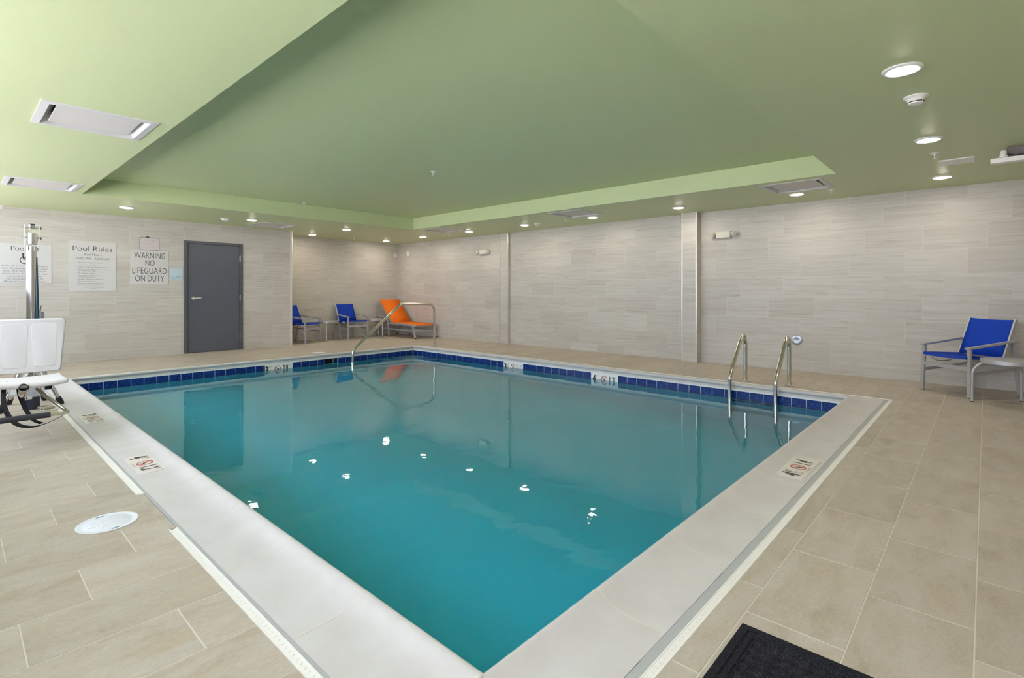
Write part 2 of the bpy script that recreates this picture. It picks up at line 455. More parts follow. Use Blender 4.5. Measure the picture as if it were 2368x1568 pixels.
for k in range(-3, 40):
    y0, y1 = 0.028 + ROW * k, 0.028 + ROW * (k + 1)
    if k <= 2: ph = {0: 2.155, 1: 2.37, 2: 2.57}[(2 - k) % 3] if k == 2 else {1: 3.185, 0: 2.99, -1: 2.80}.get(k, 2.60)
    else: ph = 0.167 + 0.2 * ((k - 7) % 3)
    ph -= math.ceil((ph - XW) / LEN) * LEN
    x = ph
    while x < XR:
        r = (max(x, XW), min(x + LEN, XR), max(y0, YN), min(y1, YF))
        x += LEN
        if r[1] - r[0] < 0.02 or r[3] - r[2] < 0.02: continue
        parts = rect_minus(r, HOLE)
        parts = [q for p in parts for q in rect_minus(p, ALC)]
        for (a0, a1, b0, b1) in parts:
            if a1 - a0 < 0.015 or b1 - b0 < 0.015: continue
            g = GAP / 2; wx, wy = round(a1 - a0 - GAP, 4), round(b1 - b0 - GAP, 4)
            cx, cy_ = (a0 + a1) / 2, (b0 + b1) / 2
            lid = next((l for l in LIDS if abs(l[0] - cx) < wx / 2 + l[2] and abs(l[1] - cy_) < wy / 2 + l[2]), None)
            if in_view([(a0, b0, 0), (a1, b0, 0), (a0, b1, 0), (a1, b1, 0)]) and n_tile < 300:
                key = (wx, wy)
                if key not in tmesh: tmesh[key] = MB().slab(-wx / 2, wx / 2, -wy / 2, wy / 2, -0.009, 0, 0.0015).mesh('floor_tile', 'floor_tile', smooth=False)
                o = link('tile', tmesh[key], floor); o.location = (cx, cy_, random.uniform(-0.0004, 0.0)); n_tile += 1
            else: rest.slab(a0 + g, a1 - g, b0 + g, b1 - g, -0.009, 0, 0.0015)
for (b0, b1) in [(GR_GAP[0], 3.099), (3.099, 3.406), (3.406, GR_GAP[1])]:
    q = MB().slab(DX0 + .002, 0.7590, b0 + .0016, b1 - .0016, -0.009, 0).build('tile', 'floor_tile', floor, smooth=False)
if rest.v:
    o = rest.build('unseen_tiles', 'floor_tile', floor, smooth=False); o['kind'] = 'stuff'

# ---- sunlit ground outside the windows
mat('concrete_ground', (0.60, 0.58, 0.56), 0.9)
struct(MB().box(-60, XW - .165, -40, 50, -0.30, -0.10).build('ground_outside', 'concrete_ground', smooth=False))

# ---- walls
def tiled_wall(name, origin, ux, length, holes, phase, height=HC, thick=0.12, matname='wall_tile_x', tiles=True, backs=None):
    """wall whose face starts at origin and runs along ux; the face looks to ux x z reversed"""
    ux = Vector(ux); nrm = ux.cross(Vector((0, 0, 1)))
    mb = MB(); mb.m = basis(origin, ux, (0, 0, 1))      # local: x along, y up, z = outward normal
    rects = [(0, length, -0.06, height)]
    for h in holes: rects = [q for p in rects for q in rect_minus(p, h)]
    for (a0, a1, b0, b1) in rects: mb.box(a0, a1, b0, b1, -thick, -0.0008)
    wl = struct(mb.build(name, 'wall_grout', smooth=False))
    if not tiles: return wl
    cache = {}; restm = MB(); restm.m = mb.m; n = 0
    zs = [0.0] + [0.155 + 0.3065 * k for k in range(8)] + [height]
    zs = [z for z in zs if z < height - 0.02] + [height]
    for r in range(len(zs) - 1):
        ph = phase[r % 3]; ph -= math.ceil(ph / 0.6135) * 0.6135; x = ph
        while x < length:
            rr = (max(0, x), min(length, x + 0.6135), zs[r], zs[r + 1]); x += 0.6135
            parts = [rr]
            for h in holes: parts = [q for p in parts for q in rect_minus(p, h)]
            for (a0, a1, b0, b1) in parts:
                if a1 - a0 < 0.012 or b1 - b0 < 0.012: continue
                wx, wy = round(a1 - a0 - 0.003, 4), round(b1 - b0 - 0.003, 4)
                c = mb.m @ Vector(((a0 + a1) / 2, (b0 + b1) / 2, 0))
                cs = [mb.m @ Vector(p) for p in ((a0, b0, 0), (a1, b0, 0), (a0, b1, 0), (a1, b1, 0))]
                if in_view(cs):
                    if (wx, wy) not in cache:
                        t = MB(); t.m = mb.m.to_3x3().to_4x4(); t.slab(-wx / 2, wx / 2, -wy / 2, wy / 2, -0.007, 0.0, 0.0006)
                        cache[(wx, wy)] = t.mesh('wall_tile', matname, smooth=False)
                    o = link('tile', cache[(wx, wy)], wl); o.location = c + nrm * random.uniform(-0.0005, 0.0); n += 1
                else: restm.slab(a0 + .001, a1 - .001, b0 + .001, b1 - .001, -0.007, 0.0, 0.001)
    if restm.v:
        o = restm.build('unseen_tiles', matname, wl, smooth=False); o['kind'] = 'stuff'
    return wl
DOOR = (2.972, 4.003, 0.0, 2.114)
tiled_wall('wall_left', (XW, YL, 0), (1, 0, 0), XE - XW, [(DOOR[0] - XW + .01, DOOR[1] - XW - .01, -0.1, DOOR[3] - .01)],
           [1.327 - XW, 1.527 - XW, 1.743 - XW])
tiled_wall('wall_back', (XE, YF, 0), (1, 0, 0), XR - XE, [], [0.31, 0.52, 0.11])
PIL = [(7.775, 8.030, 0.055), (3.480, 3.730, 0.165)]     # y0, y1, projection of the two pilasters
# right wall runs in -y so that its face looks to -x ; local x = YF - y
tiled_wall('wall_right', (XR, YF, 0), (0, -1, 0), YF - YN, [], [YF - 1.212, YF - 1.003, YF - 0.777], matname='wall_tile_y')
tiled_wall('wall_alcove_side', (XE, YL + 0.0, 0), (0, 1, 0), YF - YL, [], [0.2, 0.4, 0.6], thick=0.05, matname='wall_tile_y')
MB().box(XE - 0.009, XE + 0.0015, YL - 0.0015, YL + 0.009, 0, HC).build('corner_strip', 'bright_trim', bpy.data.objects['wall_alcove_side'], smooth=False)
MB().box(XR - 0.012, XR, YF - 0.012, YF, 0, HC).build('corner_strip', 'bright_trim', bpy.data.objects['wall_right'], smooth=False)
tiled_wall('wall_near', (XR, YN, 0), (-1, 0, 0), XR - XW, [], [0.2, 0.4, 0.6])
whole = [(y0 - YN, y1 - YN, WIN_Z[0], WIN_Z[1]) for (y0, y1) in WIN]
tiled_wall('wall_window', (XW, YN, 0), (0, 1, 0), YL - YN, whole, [0.2, 0.4, 0.6], thick=0.16, matname='wall_tile_y')
for i, (y0, y1) in enumerate(WIN):
    w0 = struct(MB().box(XW - .16, XW + .02, y0, y1, WIN_Z[0] - .03, WIN_Z[0]).build('window_%d' % (i + 1), 'white_paint', smooth=False))
    fb = MB()
    for (a, b, c, d) in [(y0, y0 + .05, *WIN_Z), (y1 - .05, y1, *WIN_Z), (y0 + .05, y1 - .05, WIN_Z[0], WIN_Z[0] + .05), (y0 + .05, y1 - .05, WIN_Z[1] - .05, WIN_Z[1]), ((y0 + y1) / 2 - .025, (y0 + y1) / 2 + .025, WIN_Z[0] + .05, WIN_Z[1] - .05)]:
        fb.box(XW - .13, XW - .07, a, b, c, d)
    fb.build('window_frame', 'door_frame_grey', w0, smooth=False)
    for (a, b) in [(y0 + .05, (y0 + y1) / 2 - .025), ((y0 + y1) / 2 + .025, y1 - .05)]:
        MB().box(XW - .103, XW - .097, a, b, WIN_Z[0] + .05, WIN_Z[1] - .05).build('pane', 'window_glass', w0, smooth=False)
# pilasters on the right wall, tiled, with metal corner strips
for i, (y0, y1, pr) in enumerate(PIL):
    p = struct(MB().box(XR - pr + .006, XR - .0005, y0 + .006, y1 - .006, 0, HC).build('trim_%d' % (i + 1), 'wall_grout', smooth=False))
    zs = [0.0] + [0.155 + 0.3065 * k for k in range(8)] + [HC]
    for r in range(len(zs) - 1):
        MB().box(XR - pr, XR - pr + .007, y0 + .012, y1 - .012, zs[r] + .001, zs[r + 1] - .001).build('tile', 'wall_tile_y', p, smooth=False)
        for (ya, yb) in ((y0, y0 + .007), (y1 - .007, y1)):
            MB().box(XR - pr + .012, XR - .001, ya, yb, zs[r] + .001, zs[r + 1] - .001).build('side_tile', 'wall_tile_x', p, smooth=False)
    for yy in (y0, y1 - .011):
        MB().box(XR - pr - .0015, XR - pr + .011, yy - .0005, yy + .0115, 0, HC).build('corner_strip', 'bright_trim', p, smooth=False)

# ---- ceiling with the raised panel and openings for the six air diffusers
VENTS = [(0.765, 5.045), (0.772, 8.437), (7.105, 1.727), (7.08, 5.055), (7.07, 8.45), (4.30, 10.30)]
VH = 0.305
mb = MB()
holes = [(RX0, RX1, RY0, RY1)] + [(x - VH, x + VH, y - VH, y + VH) for x, y in VENTS]
grid_plane(mb, XW - .1, XR + .1, YN - .1, YF + .1, holes, HC)
grid_plane(mb, RX0 - .0, RX1, RY0, RY1, [], HR)
mb.add([(RX0, RY0, HC), (RX1, RY0, HC), (RX1, RY1, HC), (RX0, RY1, HC), (RX0, RY0, HR), (RX1, RY0, HR), (RX1, RY1, HR), (RX0, RY1, HR)],
       [(0, 1, 5, 4), (1, 2, 6, 5), (2, 3, 7, 6), (3, 0, 4, 7)])
ceiling = struct(mb.build('ceiling', 'green_paint', smooth=False, fix=False))
struct(MB().box(XW - .3, XR + .3, YN - .3, YF + .3, HR + .12, HR + .3).build('sun_block_roof', 'white_paint', smooth=False))  # unseen slab added to keep the sun out of the room
for (a, b, c, d) in [(XW - .3, XR + .3, YN - .3, YN - .12), (XW - .3, XR + .3, YF + .12, YF + .3), (XW - .3, XW - .16, YN - .12, YF + .12), (XR + .12, XR + .3, YN - .12, YF + .12)]:
    struct(MB().box(a, b, c, d, HC - .05, HR + .12).build('trim_roof_edge', 'white_paint', smooth=False))  # unseen strips added to close sun leaks around the slab

# ================================================================== POOL
pool = tag(empty('swimming_pool', (0, 0, 0)), 'rectangular indoor pool with white coping, blue waterline tiles and teal basin', 'pool')
# basin: walls below the waterline tiles and a floor sloping from 0.9 m to 1.4 m
TT, TB = -0.047, -0.198
SK = (4.535, 4.800)                 # skimmer mouth on the far wall
mb = MB()
zs_, zd = -0.95, -1.42
mb.add([(PX0, PY0, zd), (PX1, PY0, zd), (PX1, PY1, zs_), (PX0, PY1, zs_)], [(0, 1, 2, 3)])
def wallface(pts): mb.add(pts, [(0, 1, 2, 3)])
wallface([(PX0, PY0, zd), (PX0, PY1, zs_), (PX0, PY1, -0.034), (PX0, PY0, -0.034)])
wallface([(PX1, PY0, zd), (PX0, PY0, zd), (PX0, PY0, -0.034), (PX1, PY0, -0.034)])
wallface([(PX1, PY1, zs_), (PX1, PY0, zd), (PX1, PY0, -0.034), (PX1, PY1, -0.034)])
for (a0, a1, b0, b1) in rect_minus((PX0, PX1, zs_, -0.034), (SK[0], SK[1], -0.26, TT)):
    wallface([(a0, PY1, b0), (a1, PY1, b0), (a1, PY1, b1), (a0, PY1, b1)])
mb.build('basin', 'pool_plaster', pool, smooth=False, fix=False)
# skimmer niche behind the far wall
mb = MB(); d = 0.24
mb.add([(SK[0], PY1, -.26), (SK[1], PY1, -.26), (SK[1], PY1, TT), (SK[0], PY1, TT), (SK[0], PY1 + d, -.26), (SK[1], PY1 + d, -.26), (SK[1], PY1 + d, TT), (SK[0], PY1 + d, TT)],
       [(0, 4, 5, 1), (3, 2, 6, 7), (0, 3, 7, 4), (1, 5, 6, 2), (4, 7, 6, 5)])
niche = mb.build('skimmer_mouth', 'niche_white', pool, smooth=False, fix=False)
MB().box(SK[1] - .006, SK[1] - .001, PY1 + .012, PY1 + .13, TB, TT).build('waterline_tile', 'blue_tile', niche, smooth=False)
MB().box(SK[0] + .02, SK[1] - .02, PY1 + .17, PY1 + .185, -.20, TT - .03, .003).build('weir_flap', 'dark_recess', niche)
# white grout band behind the tiles, then the tiles
TP = 0.1505; TD = 0.006
gb = MB()
for (a0, a1, b0, b1) in rect_minus((PX0, PX1, TB, -0.03), (SK[0], SK[1], -0.3, TT)):
    gb.box(a0, a1, PY1 - .0035, PY1, b0, b1)
gb.box(PX1 - .0035, PX1, PY0, PY1 - .0036, TB, -0.03); gb.box(PX0, PX0 + .0035, PY0 + .0036, PY1 - .0036, TB, -0.03); gb.box(PX0, PX1, PY0, PY0 + .0035, TB, -0.03)
gb.build('tile_grout', 'white_grout', pool, smooth=False)
MARK_X = [(5.689, 6.153, '3', '1/2', '1.1'), (3.879, 4.344, '4', '', '1.2')]
MARK_Y = [(3.481, 3.943, '3', '', '0.9')]
wcache = {}
def wtile(axis, s0, s1, face, sign):
    """waterline tile on a pool face; axis = running direction"""
    L = round(s1 - s0 - 0.006, 4)
    key = (axis, L, sign)
    if key not in wcache:
        t = MB(); h = (TT - TB) - 0.004
        ux = {('x', -1): (1, 0, 0), ('x', 1): (-1, 0, 0), ('y', -1): (0, -1, 0), ('y', 1): (0, 1, 0)}[(axis, sign)]
        t.m = basis((0, 0, 0), ux, (0, 0, 1)); t.slab(-L / 2, L / 2, -h / 2, h / 2, 0, TD, 0.0015)
        wcache[key] = t.mesh('waterline_tile', 'blue_tile', smooth=False)
    o = link('waterline_tile', wcache[key], pool); c = (s0 + s1) / 2; z = (TT + TB) / 2
    o.location = (c, face, z) if axis == 'x' else (face, c, z)
def tile_run(axis, lo, hi, start, face, sign, skips):
    edges = []; s = start
    while s > lo: s -= TP
    edges = [lo]; s += TP
    while s < hi - 0.004: edges.append(s); s += TP
    edges.append(hi)
    for a, b in zip(edges[:-1], edges[1:]):
        if b - a < 0.02: continue
        c = (a + b) / 2
        if any(k0 - .02 < c < k1 + .02 for k0, k1 in skips): continue
        wtile(axis, a, b, face, sign)
tile_run('y', PY0 + .01, PY1 - .007, 1.1805, PX1 - .002, -1, [m_[:2] for m_ in MARK_X])
tile_run('x', PX0 + .01, SK[0], 1.2555, PY1 - .002, -1, [m_[:2] for m_ in MARK_Y]); tile_run('x', SK[1] + .004, PX1 - .007, SK[1] + .004, PY1 - .002, -1, [])
tile_run('y', PY0 + .01, PY1 - .01, 1.1805, PX0 + .002, 1, [])
tile_run('x', PX0 + .01, PX1 - .01, 1.2555, PY0 + .002, 1, [])
def no_diving(mr, mk, cx, cy_, r):
    ring(mr, cx, cy_, r * 0.80, r, 32)
    c = math.cos(R(135)) * r * .86; s_ = math.sin(R(135)) * r * .86
    stroke(mr, (cx + c, cy_ + s_), (cx - c, cy_ - s_), r * 0.16)
    for p, q, w_ in [((-.35, .30), (.02, -.12), .12), ((.02, -.12), (.10, .34), .09), ((-.30, -.05), (.25, -.30), .09), ((.22, .10), (.45, .05), .09), ((-.45, -.45), (.45, -.45), .06)]:
        stroke(mk, (cx + p[0] * r, cy_ + p[1] * r), (cx + q[0] * r, cy_ + q[1] * r), r * w_)
    disc(mk, cx + .32 * r, cy_ - .16 * r, r * .12, 10)
def depth_print(M, W, H, ft, frac, met, parent, dark, footer=False):
    """printing on a depth marker; local origin at the plate's centre, W x H"""
    k, r_ = MB(), MB(); k.m = M; r_.m = M
    cap = H * 0.60; base = -cap / 2
    put_text(k, ft, -W * .375, base, cap, W * .115, bold=.035)
    if frac:
        put_text(k, '1', -W * .285, base + cap * .50, cap * .48, W * .025); stroke(k, (-W * .285, base + cap * .08), (-W * .235, base + cap * .80), W * .009)
        put_text(k, '2', -W * .225, base - cap * .05, cap * .46, W * .042)
        put_text(k, 'FT', -W * .205, base + cap * .78, cap * .25, W * .06)
    else: put_text(k, 'FT', -W * .255, base + cap * .68, cap * .32, W * .085)
    put_text(k, met, W * .28, base, cap, W * .185, bold=.025)
    put_text(k, 'M', W * .415, base + cap * .75, cap * .28, W * .045)
    no_diving(r_, k, 0, 0.0, H * (.33 if not footer else .30))
    if footer: put_text(k, 'NO DIVING', 0, -H * .43, H * .075, W * .20)
    k.build('lettering', dark, parent, smooth=False, fix=False)['kind'] = 'stuff'; r_.build('no_diving_symbol', 'print_red', parent, smooth=False, fix=False)
for (a, b, ft, fr_, me_) in MARK_X:
    pm = MB().box(PX1 - .008, PX1 - .002, a + .002, b - .002, TB + .002, TT - .002, .001).build('depth_marker', 'white_tile', pool)
    pm['label'] = 'white depth marker reading %s feet, %s metres with no diving symbol' % ('3 1/2' if fr_ else ft, me_)
    depth_print(basis((PX1 - .0088, (a + b) / 2, (TT + TB) / 2), (0, -1, 0), (0, 0, 1)), b - a, TT - TB, ft, fr_, me_, pm, 'print_black')
for (a, b, ft, fr_, me_) in MARK_Y:
    pm = MB().box(a + .002, b - .002, PY1 - .008, PY1 - .002, TB + .002, TT - .002, .001).build('depth_marker', 'white_tile', pool)
    pm['label'] = 'white depth marker reading 3 feet, 0.9 metres with no diving symbol'
    depth_print(basis(((a + b) / 2, PY1 - .0088, (TT + TB) / 2), (1, 0, 0), (0, 0, 1)), b - a, TT - TB, ft, fr_, me_, pm, 'print_black')
# entry steps in the far corner, quarter rounds under water
for (rad, ztop) in [(1.10, -0.62), (0.85, -0.42), (0.62, -0.27)]:
    poly = [(PX1 - .001, PY1 - .001)] + [(PX1 - .001 - rad * math.sin(R(a)), PY1 - .001 - rad * math.cos(R(a))) for a in range(0, 91, 5)]
    st = MB().prism(poly, -1.0, ztop).build('entry_step', 'pool_plaster', pool)
    ed = [(PX1 - .001 - (rad - .03) * math.sin(R(a)), PY1 - .001 - (rad - .03) * math.cos(R(a)), ztop + .002) for a in range(0, 91, 3)]
    e = MB()
    for p, q in zip(ed[:-1], ed[1:]): e.bar(p, q, .05, .005)
    e.build('step_edge_tile', 'blue_tile', st, smooth=False)
# coping stones: cast profile, mitred at the corners
PROF = [(0.0, -0.035), (0.0, 0.0), (0.06, 0.0003), (0.12, 0.0012), (0.17, 0.0042), (0.200, 0.0100), (0.225, 0.0190), (0.245, 0.0290), (0.259, 0.0360), (0.270, 0.0392), (0.280, 0.0395),
        (0.288, 0.036), (0.2935, 0.028), (0.2945, 0.018), (0.290, 0.008), (0.282, 0.001), (0.276, -0.006), (0.2745, -0.014), (0.2765, -0.021), (0.281, -0.026), (0.281, -0.031), (0.20, -0.035)]
def coping(origin, ux, vin, s0, s1, m0, m1, prof=PROF):
    """ux along, vin from the outer edge towards the water"""
    ux, vin = Vector(ux), Vector(vin); vs = []
    for s_, mi in ((s0, m0), (s1, -m1)):
        for (u, z) in prof: vs.append(Vector(origin) + ux * (s_ + mi * u) + vin * u + Vector((0, 0, z)))
    n = len(prof); mbc = MB()
    mbc.add(vs, [tuple(range(n)), tuple(range(2 * n - 1, n - 1, -1))] + [(i, n + i, n + (i + 1) % n, (i + 1) % n) for i in range(n)])
    return mbc
OX0, OX1, OY0, OY1 = PX0 - CW, PX1 + CW, PY0 - CW, PY1 + CW
JP = [(u + (.0004 if u > .28 else 0), z + 0.0007) for u, z in PROF]
def coping_side(origin, ux, vin, length, joints):
    js = [0.0] + [j for j in joints if 0.25 < j < length - 0.25] + [length]
    for i in range(len(js) - 1):
        a, b = js[i], js[i + 1]
        coping(origin, ux, vin, a + (0.0035 if i else 0.001), b - (0.0035 if i < len(js) - 2 else 0.001), 0 if i else 1, 0 if i < len(js) - 2 else 1).build('coping_stone', 'coping', pool)
    for j in js[1:-1]: coping(origin, ux, vin, j - .0042, j + .0042, 0, 0, JP).build('coping_joint', 'coping_joint', pool)
coping_side((OX0, OY0, 0), (0, 1, 0), (1, 0, 0), OY1 - OY0, [1.705 + .6135 * k - OY0 for k in range(-1, 13)])
coping_side((OX0, OY0, 0), (1, 0, 0), (0, 1, 0), OX1 - OX0, [1.644 + .6075 * k - OX0 for k in range(-1, 9)])
coping_side((OX1, OY0, 0), (0, 1, 0), (-1, 0, 0), OY1 - OY0, [1.395 + .6065 * k - OY0 for k in range(0, 13)])
coping_side((OX0, OY1, 0), (1, 0, 0), (0, -1, 0), OX1 - OX0, [1.70 + .6035 * k - OX0 for k in range(0, 9)])
# depth markers set into the coping
def deck_marker(cx, cy_, ux, uy, W, H, ft, fr_, me_, lab):
    M = basis((cx, cy_, 0.0), ux, uy)
    fr0 = MB(); fr0.m = M
    tilt = Matrix.Rotation(R(1.6), 4, 'X')
    fr0.m = M @ Matrix.Translation((0, 0, 0.0052)) @ tilt
    fr0.box(-W / 2, W / 2, -H / 2, H / 2, -0.006, 0.0, .0012)
    pm = fr0.build('depth_marker', 'marker_tile', pool); pm['label'] = lab
    rim = MB(); rim.m = fr0.m
    for (a, b, c, d) in [(-W / 2 - .010, -W / 2 - .003, -H / 2 - .010, H / 2 + .010), (W / 2 + .003, W / 2 + .010, -H / 2 - .010, H / 2 + .010), (-W / 2 - .003, W / 2 + .003, -H / 2 - .010, -H / 2 - .003), (-W / 2 - .003, W / 2 + .003, H / 2 + .003, H / 2 + .010)]:
        rim.box(a, b, c, d, -0.008, -0.0012, .001)
    rim.build('marker_rim', 'coping', pm)
    depth_print(fr0.m @ Matrix.Translation((0, 0, .0008)), W, H, ft, fr_, me_, pm, 'print_brown', True)
DM = 0.158
deck_marker(0.895, 4.175, (0, -1, 0), (1, 0, 0), 0.455, DM, '4', '', '1.2', 'depth marker on the coping reading 4 feet, 1.2 metres')
deck_marker(0.895, 6.02, (0, -1, 0), (1, 0, 0), 0.455, DM, '3', '1/2', '1.1', 'depth marker on the coping reading 3 1/2 feet, 1.1 metres')
deck_marker(3.775, 0.910, (1, 0, 0), (0, 1, 0), 0.455, DM, '4', '1/2', '1.4', 'depth marker on the coping reading 4 1/2 feet, 1.4 metres')

# ---- water
mb = MB(); e = 0.004
mb.box(PX0 - e, PX1 + e, PY0 - e, PY1 + e, -1.5, WZ)
water = mb.build('pool_water', 'water', smooth=False)
water['kind'] = 'stuff'; water['label'] = 'calm teal water filling the pool, mirroring the far walls'; water['category'] = 'water'
water2 = None
MB().box(SK[0] + .001, SK[1] - .007, PY1 + .006, PY1 + .168, -.258, WZ).build('skimmer_water', 'water', niche, smooth=False)

# ---- grey sealant and slotted deck drain around the coping
def drain(name, p0, ux, vin, length, seal, label, gaps=()):
    """p0 = outer corner at s=0; vin points to the pool"""
    root = empty(name, (0, 0, 0)); M = basis(p0, ux, vin)
    if M.to_3x3().determinant() < 0: pass
    flip = Vector(ux).cross(Vector(vin)).z < 0
    def mk():
        q = MB(); q.m = Matrix(((ux[0], vin[0], 0, p0[0]), (ux[1], vin[1], 0, p0[1]), (0, 0, 1, 0), (0, 0, 0, 1))); return q
    segs = []; s = 0.0
    for (a, b) in gaps: segs.append((s, a)); s = b
    segs.append((s, length))
    body, dark, sl = mk(), mk(), mk(); pitch = 0.0270
    for (a, b) in segs:
        body.box(a, b, 0.0, 0.005, -.011, 0.0018); body.box(a, b, 0.0295, 0.034, -.011, 0.0018);
        dark.box(a, b, .005, .0295, -.0112, -.009)
        n = int((b - a) / pitch)
        for i in range(n):
            c = a + pitch * i
            for (u0, u1, ds) in ((.0050, .0120, 0), (.0120, .0170, 0), (.0170, .0225, .004), (.0225, .0295, .004)):
                g_ = .0010 if .006 < (u0 + u1) / 2 - .0015 < .026 and u0 > .01 and u1 < .025 else 0.0
                if c + ds + pitch < b: sl.box(c + ds + g_, c + ds + pitch - g_, u0, u1, -.009, 0.0005 + (.0004 if g_ else 0))
    body.build('channel', 'drain_plastic', root, smooth=False); dark.build('slot_bed', 'drain_dark', root, smooth=False)
    o = sl.build('slotted_cover', 'drain_plastic', root, smooth=False, fix=False); o['kind'] = 'stuff'
    g = mk(); n = 60
    for i in range(n):
        a, b = length * i / n, length * (i + 1) / n
        j = [random.uniform(-.0012, .0012) for _ in range(2)]
        g.box(a, b, .0341, .0341 + seal - .0006 + min(j[0], 0), -.012, -.0008)
    g.build('sealant', 'grey_sealant', root, smooth=False)
    tag(root, label, 'drain', 'deck drains around the pool')
    return root
drain('deck_drain', (DX0, DY0, 0), (0, 1, 0), (1, 0, 0), DY1 - DY0, OX0 - DX0 - .0341, 'white slotted deck drain broken beside the round skimmer lid', [(GR_GAP[0] - DY0, GR_GAP[1] - DY0)])
drain('deck_drain', (DX0 + .045, DY0, 0), (1, 0, 0), (0, 1, 0), DX1 - DX0 - .09, OY0 - DY0 - .0341, 'white slotted deck drain running past the black floor mat')
drain('deck_drain', (DX1, DY0, 0), (0, 1, 0), (-1, 0, 0), DY1 - DY0, DX1 - OX1 - .0341, 'white slotted deck drain behind the pool ladder')
drain('deck_drain', (DX0 + .045, DY1, 0), (1, 0, 0), (0, -1, 0), DX1 - DX0 - .09, DY1 - OY1 - .0341, 'white slotted deck drain along the side facing the grey door')

# ---- skimmer lids
def skimmer_lid(x, y, rz, lab):
    t = tag(empty('skimmer_lid', (x, y, 0), rz), lab, 'lid')
    MB().lathe([(0.1295, -.002), (0.1295, .0012), (0.1270, .0012), (0.1265, -.001)], n=48).build('rim', 'beige_plastic', t)
    MB().lathe([(0.126, -.002), (0.126, .0018), (0.114, .0024), (0.112, .0014), (0.094, .0014), (0.092, .0026), (0.0005, .0030)], n=48).build('cover', 'lid_white', t)
    rb = MB()
    for k in range(8):
        a = R(45 * k + 12); rb.bar((.03 * math.cos(a), .03 * math.sin(a), .0032), (.084 * math.cos(a), .084 * math.sin(a), .0032), .003, .0016)
    rb.lathe([(.022, .0025), (.022, .0038), (.026, .0038), (.026, .0025)], n=24)
    rb.build('raised_ribs', 'lid_white', t)
    for k in (1, -1):
        MB().box(-.016, .016, k * .103 - .004, k * .103 + .004, .0012, .0019).build('finger_slot', 'blue_ink', t, smooth=False)
skimmer_lid(0.541, 3.251, 0.15, 'round white skimmer lid in the deck floor beside the broken drain')
skimmer_lid(4.735, 9.325, 0.6, 'round white skimmer lid in the floor near the alcove and handrail')

# ================================================================== DOOR AND SIGNS
fr0 = MB()
fr0.box(DOOR[0], DOOR[0] + .05, YL - .022, YL + .12, 0, DOOR[3]); fr0.box(DOOR[1] - .05, DOOR[1], YL - .022, YL + .12, 0, DOOR[3]); fr0.box(DOOR[0] + .05, DOOR[1] - .05, YL - .022, YL + .12, DOOR[3] - .05, DOOR[3])
door = struct(fr0.build('door_1', 'door_frame_grey', smooth=False)); door['label'] = 'dark grey metal door with grey frame and lever handle'
leaf = MB().box(DOOR[0] + .053, DOOR[1] - .053, YL + .004, YL + .048, .008, DOOR[3] - .053, .002).build('leaf', 'door_grey', door)
MB().box(DOOR[0] + .05, DOOR[1] - .05, YL + .06, YL + .075, 0, DOOR[3] - .05).build('stop', 'dark_recess', door, smooth=False)
hx, hz = 3.125, 1.035
hd = MB().lathe([(0.0, -.014), (.030, -.014), (.034, -.008), (.034, 0.004)], (hx, YL + .004, hz), 28, 'y'); hd.tube([(hx, YL, hz), (hx, YL - .05, hz)], .011)
hd.tube(bend([(hx - .004, YL - .05, hz), (hx + .03, YL - .055, hz), (hx + .125, YL - .05, hz)], .02), [.011] * 9 + [.009] if False else .010)
hd.build('lever_handle', 'bright_trim', leaf)
for z in (1.813, 1.04, 0.264):
    MB().tube([(DOOR[1] - .047, YL - .010, z - .057), (DOOR[1] - .047, YL - .010, z + .057)], .0085, 10).build('hinge', 'bright_trim', door)

def board(name, x0, x1, z0, z1, matname, lab, lines, col='print_black', thick=.006, screws=True, bev=.001):
    t = tag(empty(name, ((x0 + x1) / 2, YL, z0)), lab, 'sign')
    hw, H = (x1 - x0) / 2, z1 - z0
    MB().box(-hw, hw, -thick, -.0003, 0, H, bev).build('panel', matname, t)
    k = MB(); k.m = basis((0, -thick - .0007, 0), (1, 0, 0), (0, 0, 1))
    for ln in lines: put_text(k, *ln)
    k.build('lettering', col, t, smooth=False, fix=False)['kind'] = 'stuff'
    if screws:
        for sx in (-hw + .03, hw - .03):
            for sz in (.03, H - .03): MB().lathe([(0, -thick - .002), (.004, -thick - .0015), (.005, -thick)], (sx, 0, sz), 10, 'y').build('screw', 'bright_trim', t)
    return t, hw, H
# pool rules
x0, x1, z0, z1 = 1.327, 1.951, 1.167, 1.990; H = z1 - z0; hw = (x1 - x0) / 2
L = [('Pool Rules', 0, H - .157, .081, .519, 'c'), ('Pool Hours:', .005, H - .233, .038, .245, 'c'), ('10:00 AM - 12:00 AM', .005, H - .299, .036, .443, 'c')]
rules = [(.356, 'Warning - no lifeguard on duty.', 1, .33), (.396, 'Swim at your own risk.', 1, .237), (.434, 'Pool for use by registered guests only.', 1, .40), (.472, 'Children under 18 must be accompanied', 1, .425), (.494, 'by a responsible adult.', 0, .24),
         (.532, 'No diving or jumping.', 1, .228), (.571, 'No running or horseplay in', 1, .285), (.593, 'or around pool area.', 0, .22), (.631, 'No glass containers in pool area.', 1, .34), (.669, 'No pets in pool area.', 1, .222), (.707, 'Report any unsafe conditions to', 1, .337), (.729, 'management immediately.', 0, .28)]
for d, tx, bu, wd in rules:
    L.append((tx, -hw + .116, H - d, .0165, wd, 'l'))
    if bu: L.append(('.', -hw + .092, H - d + .005, .030, .006, 'l'))
L += [('In Case of an Emergency', .012, H - .765, .0165, .27, 'c'), ('Call 911', .012, H - .788, .0165, .085, 'c')]
board('pool_rules_sign', x0, x1, z0, z1, 'sign_white', 'tall white sign headed Pool Rules with a bulleted list', L)
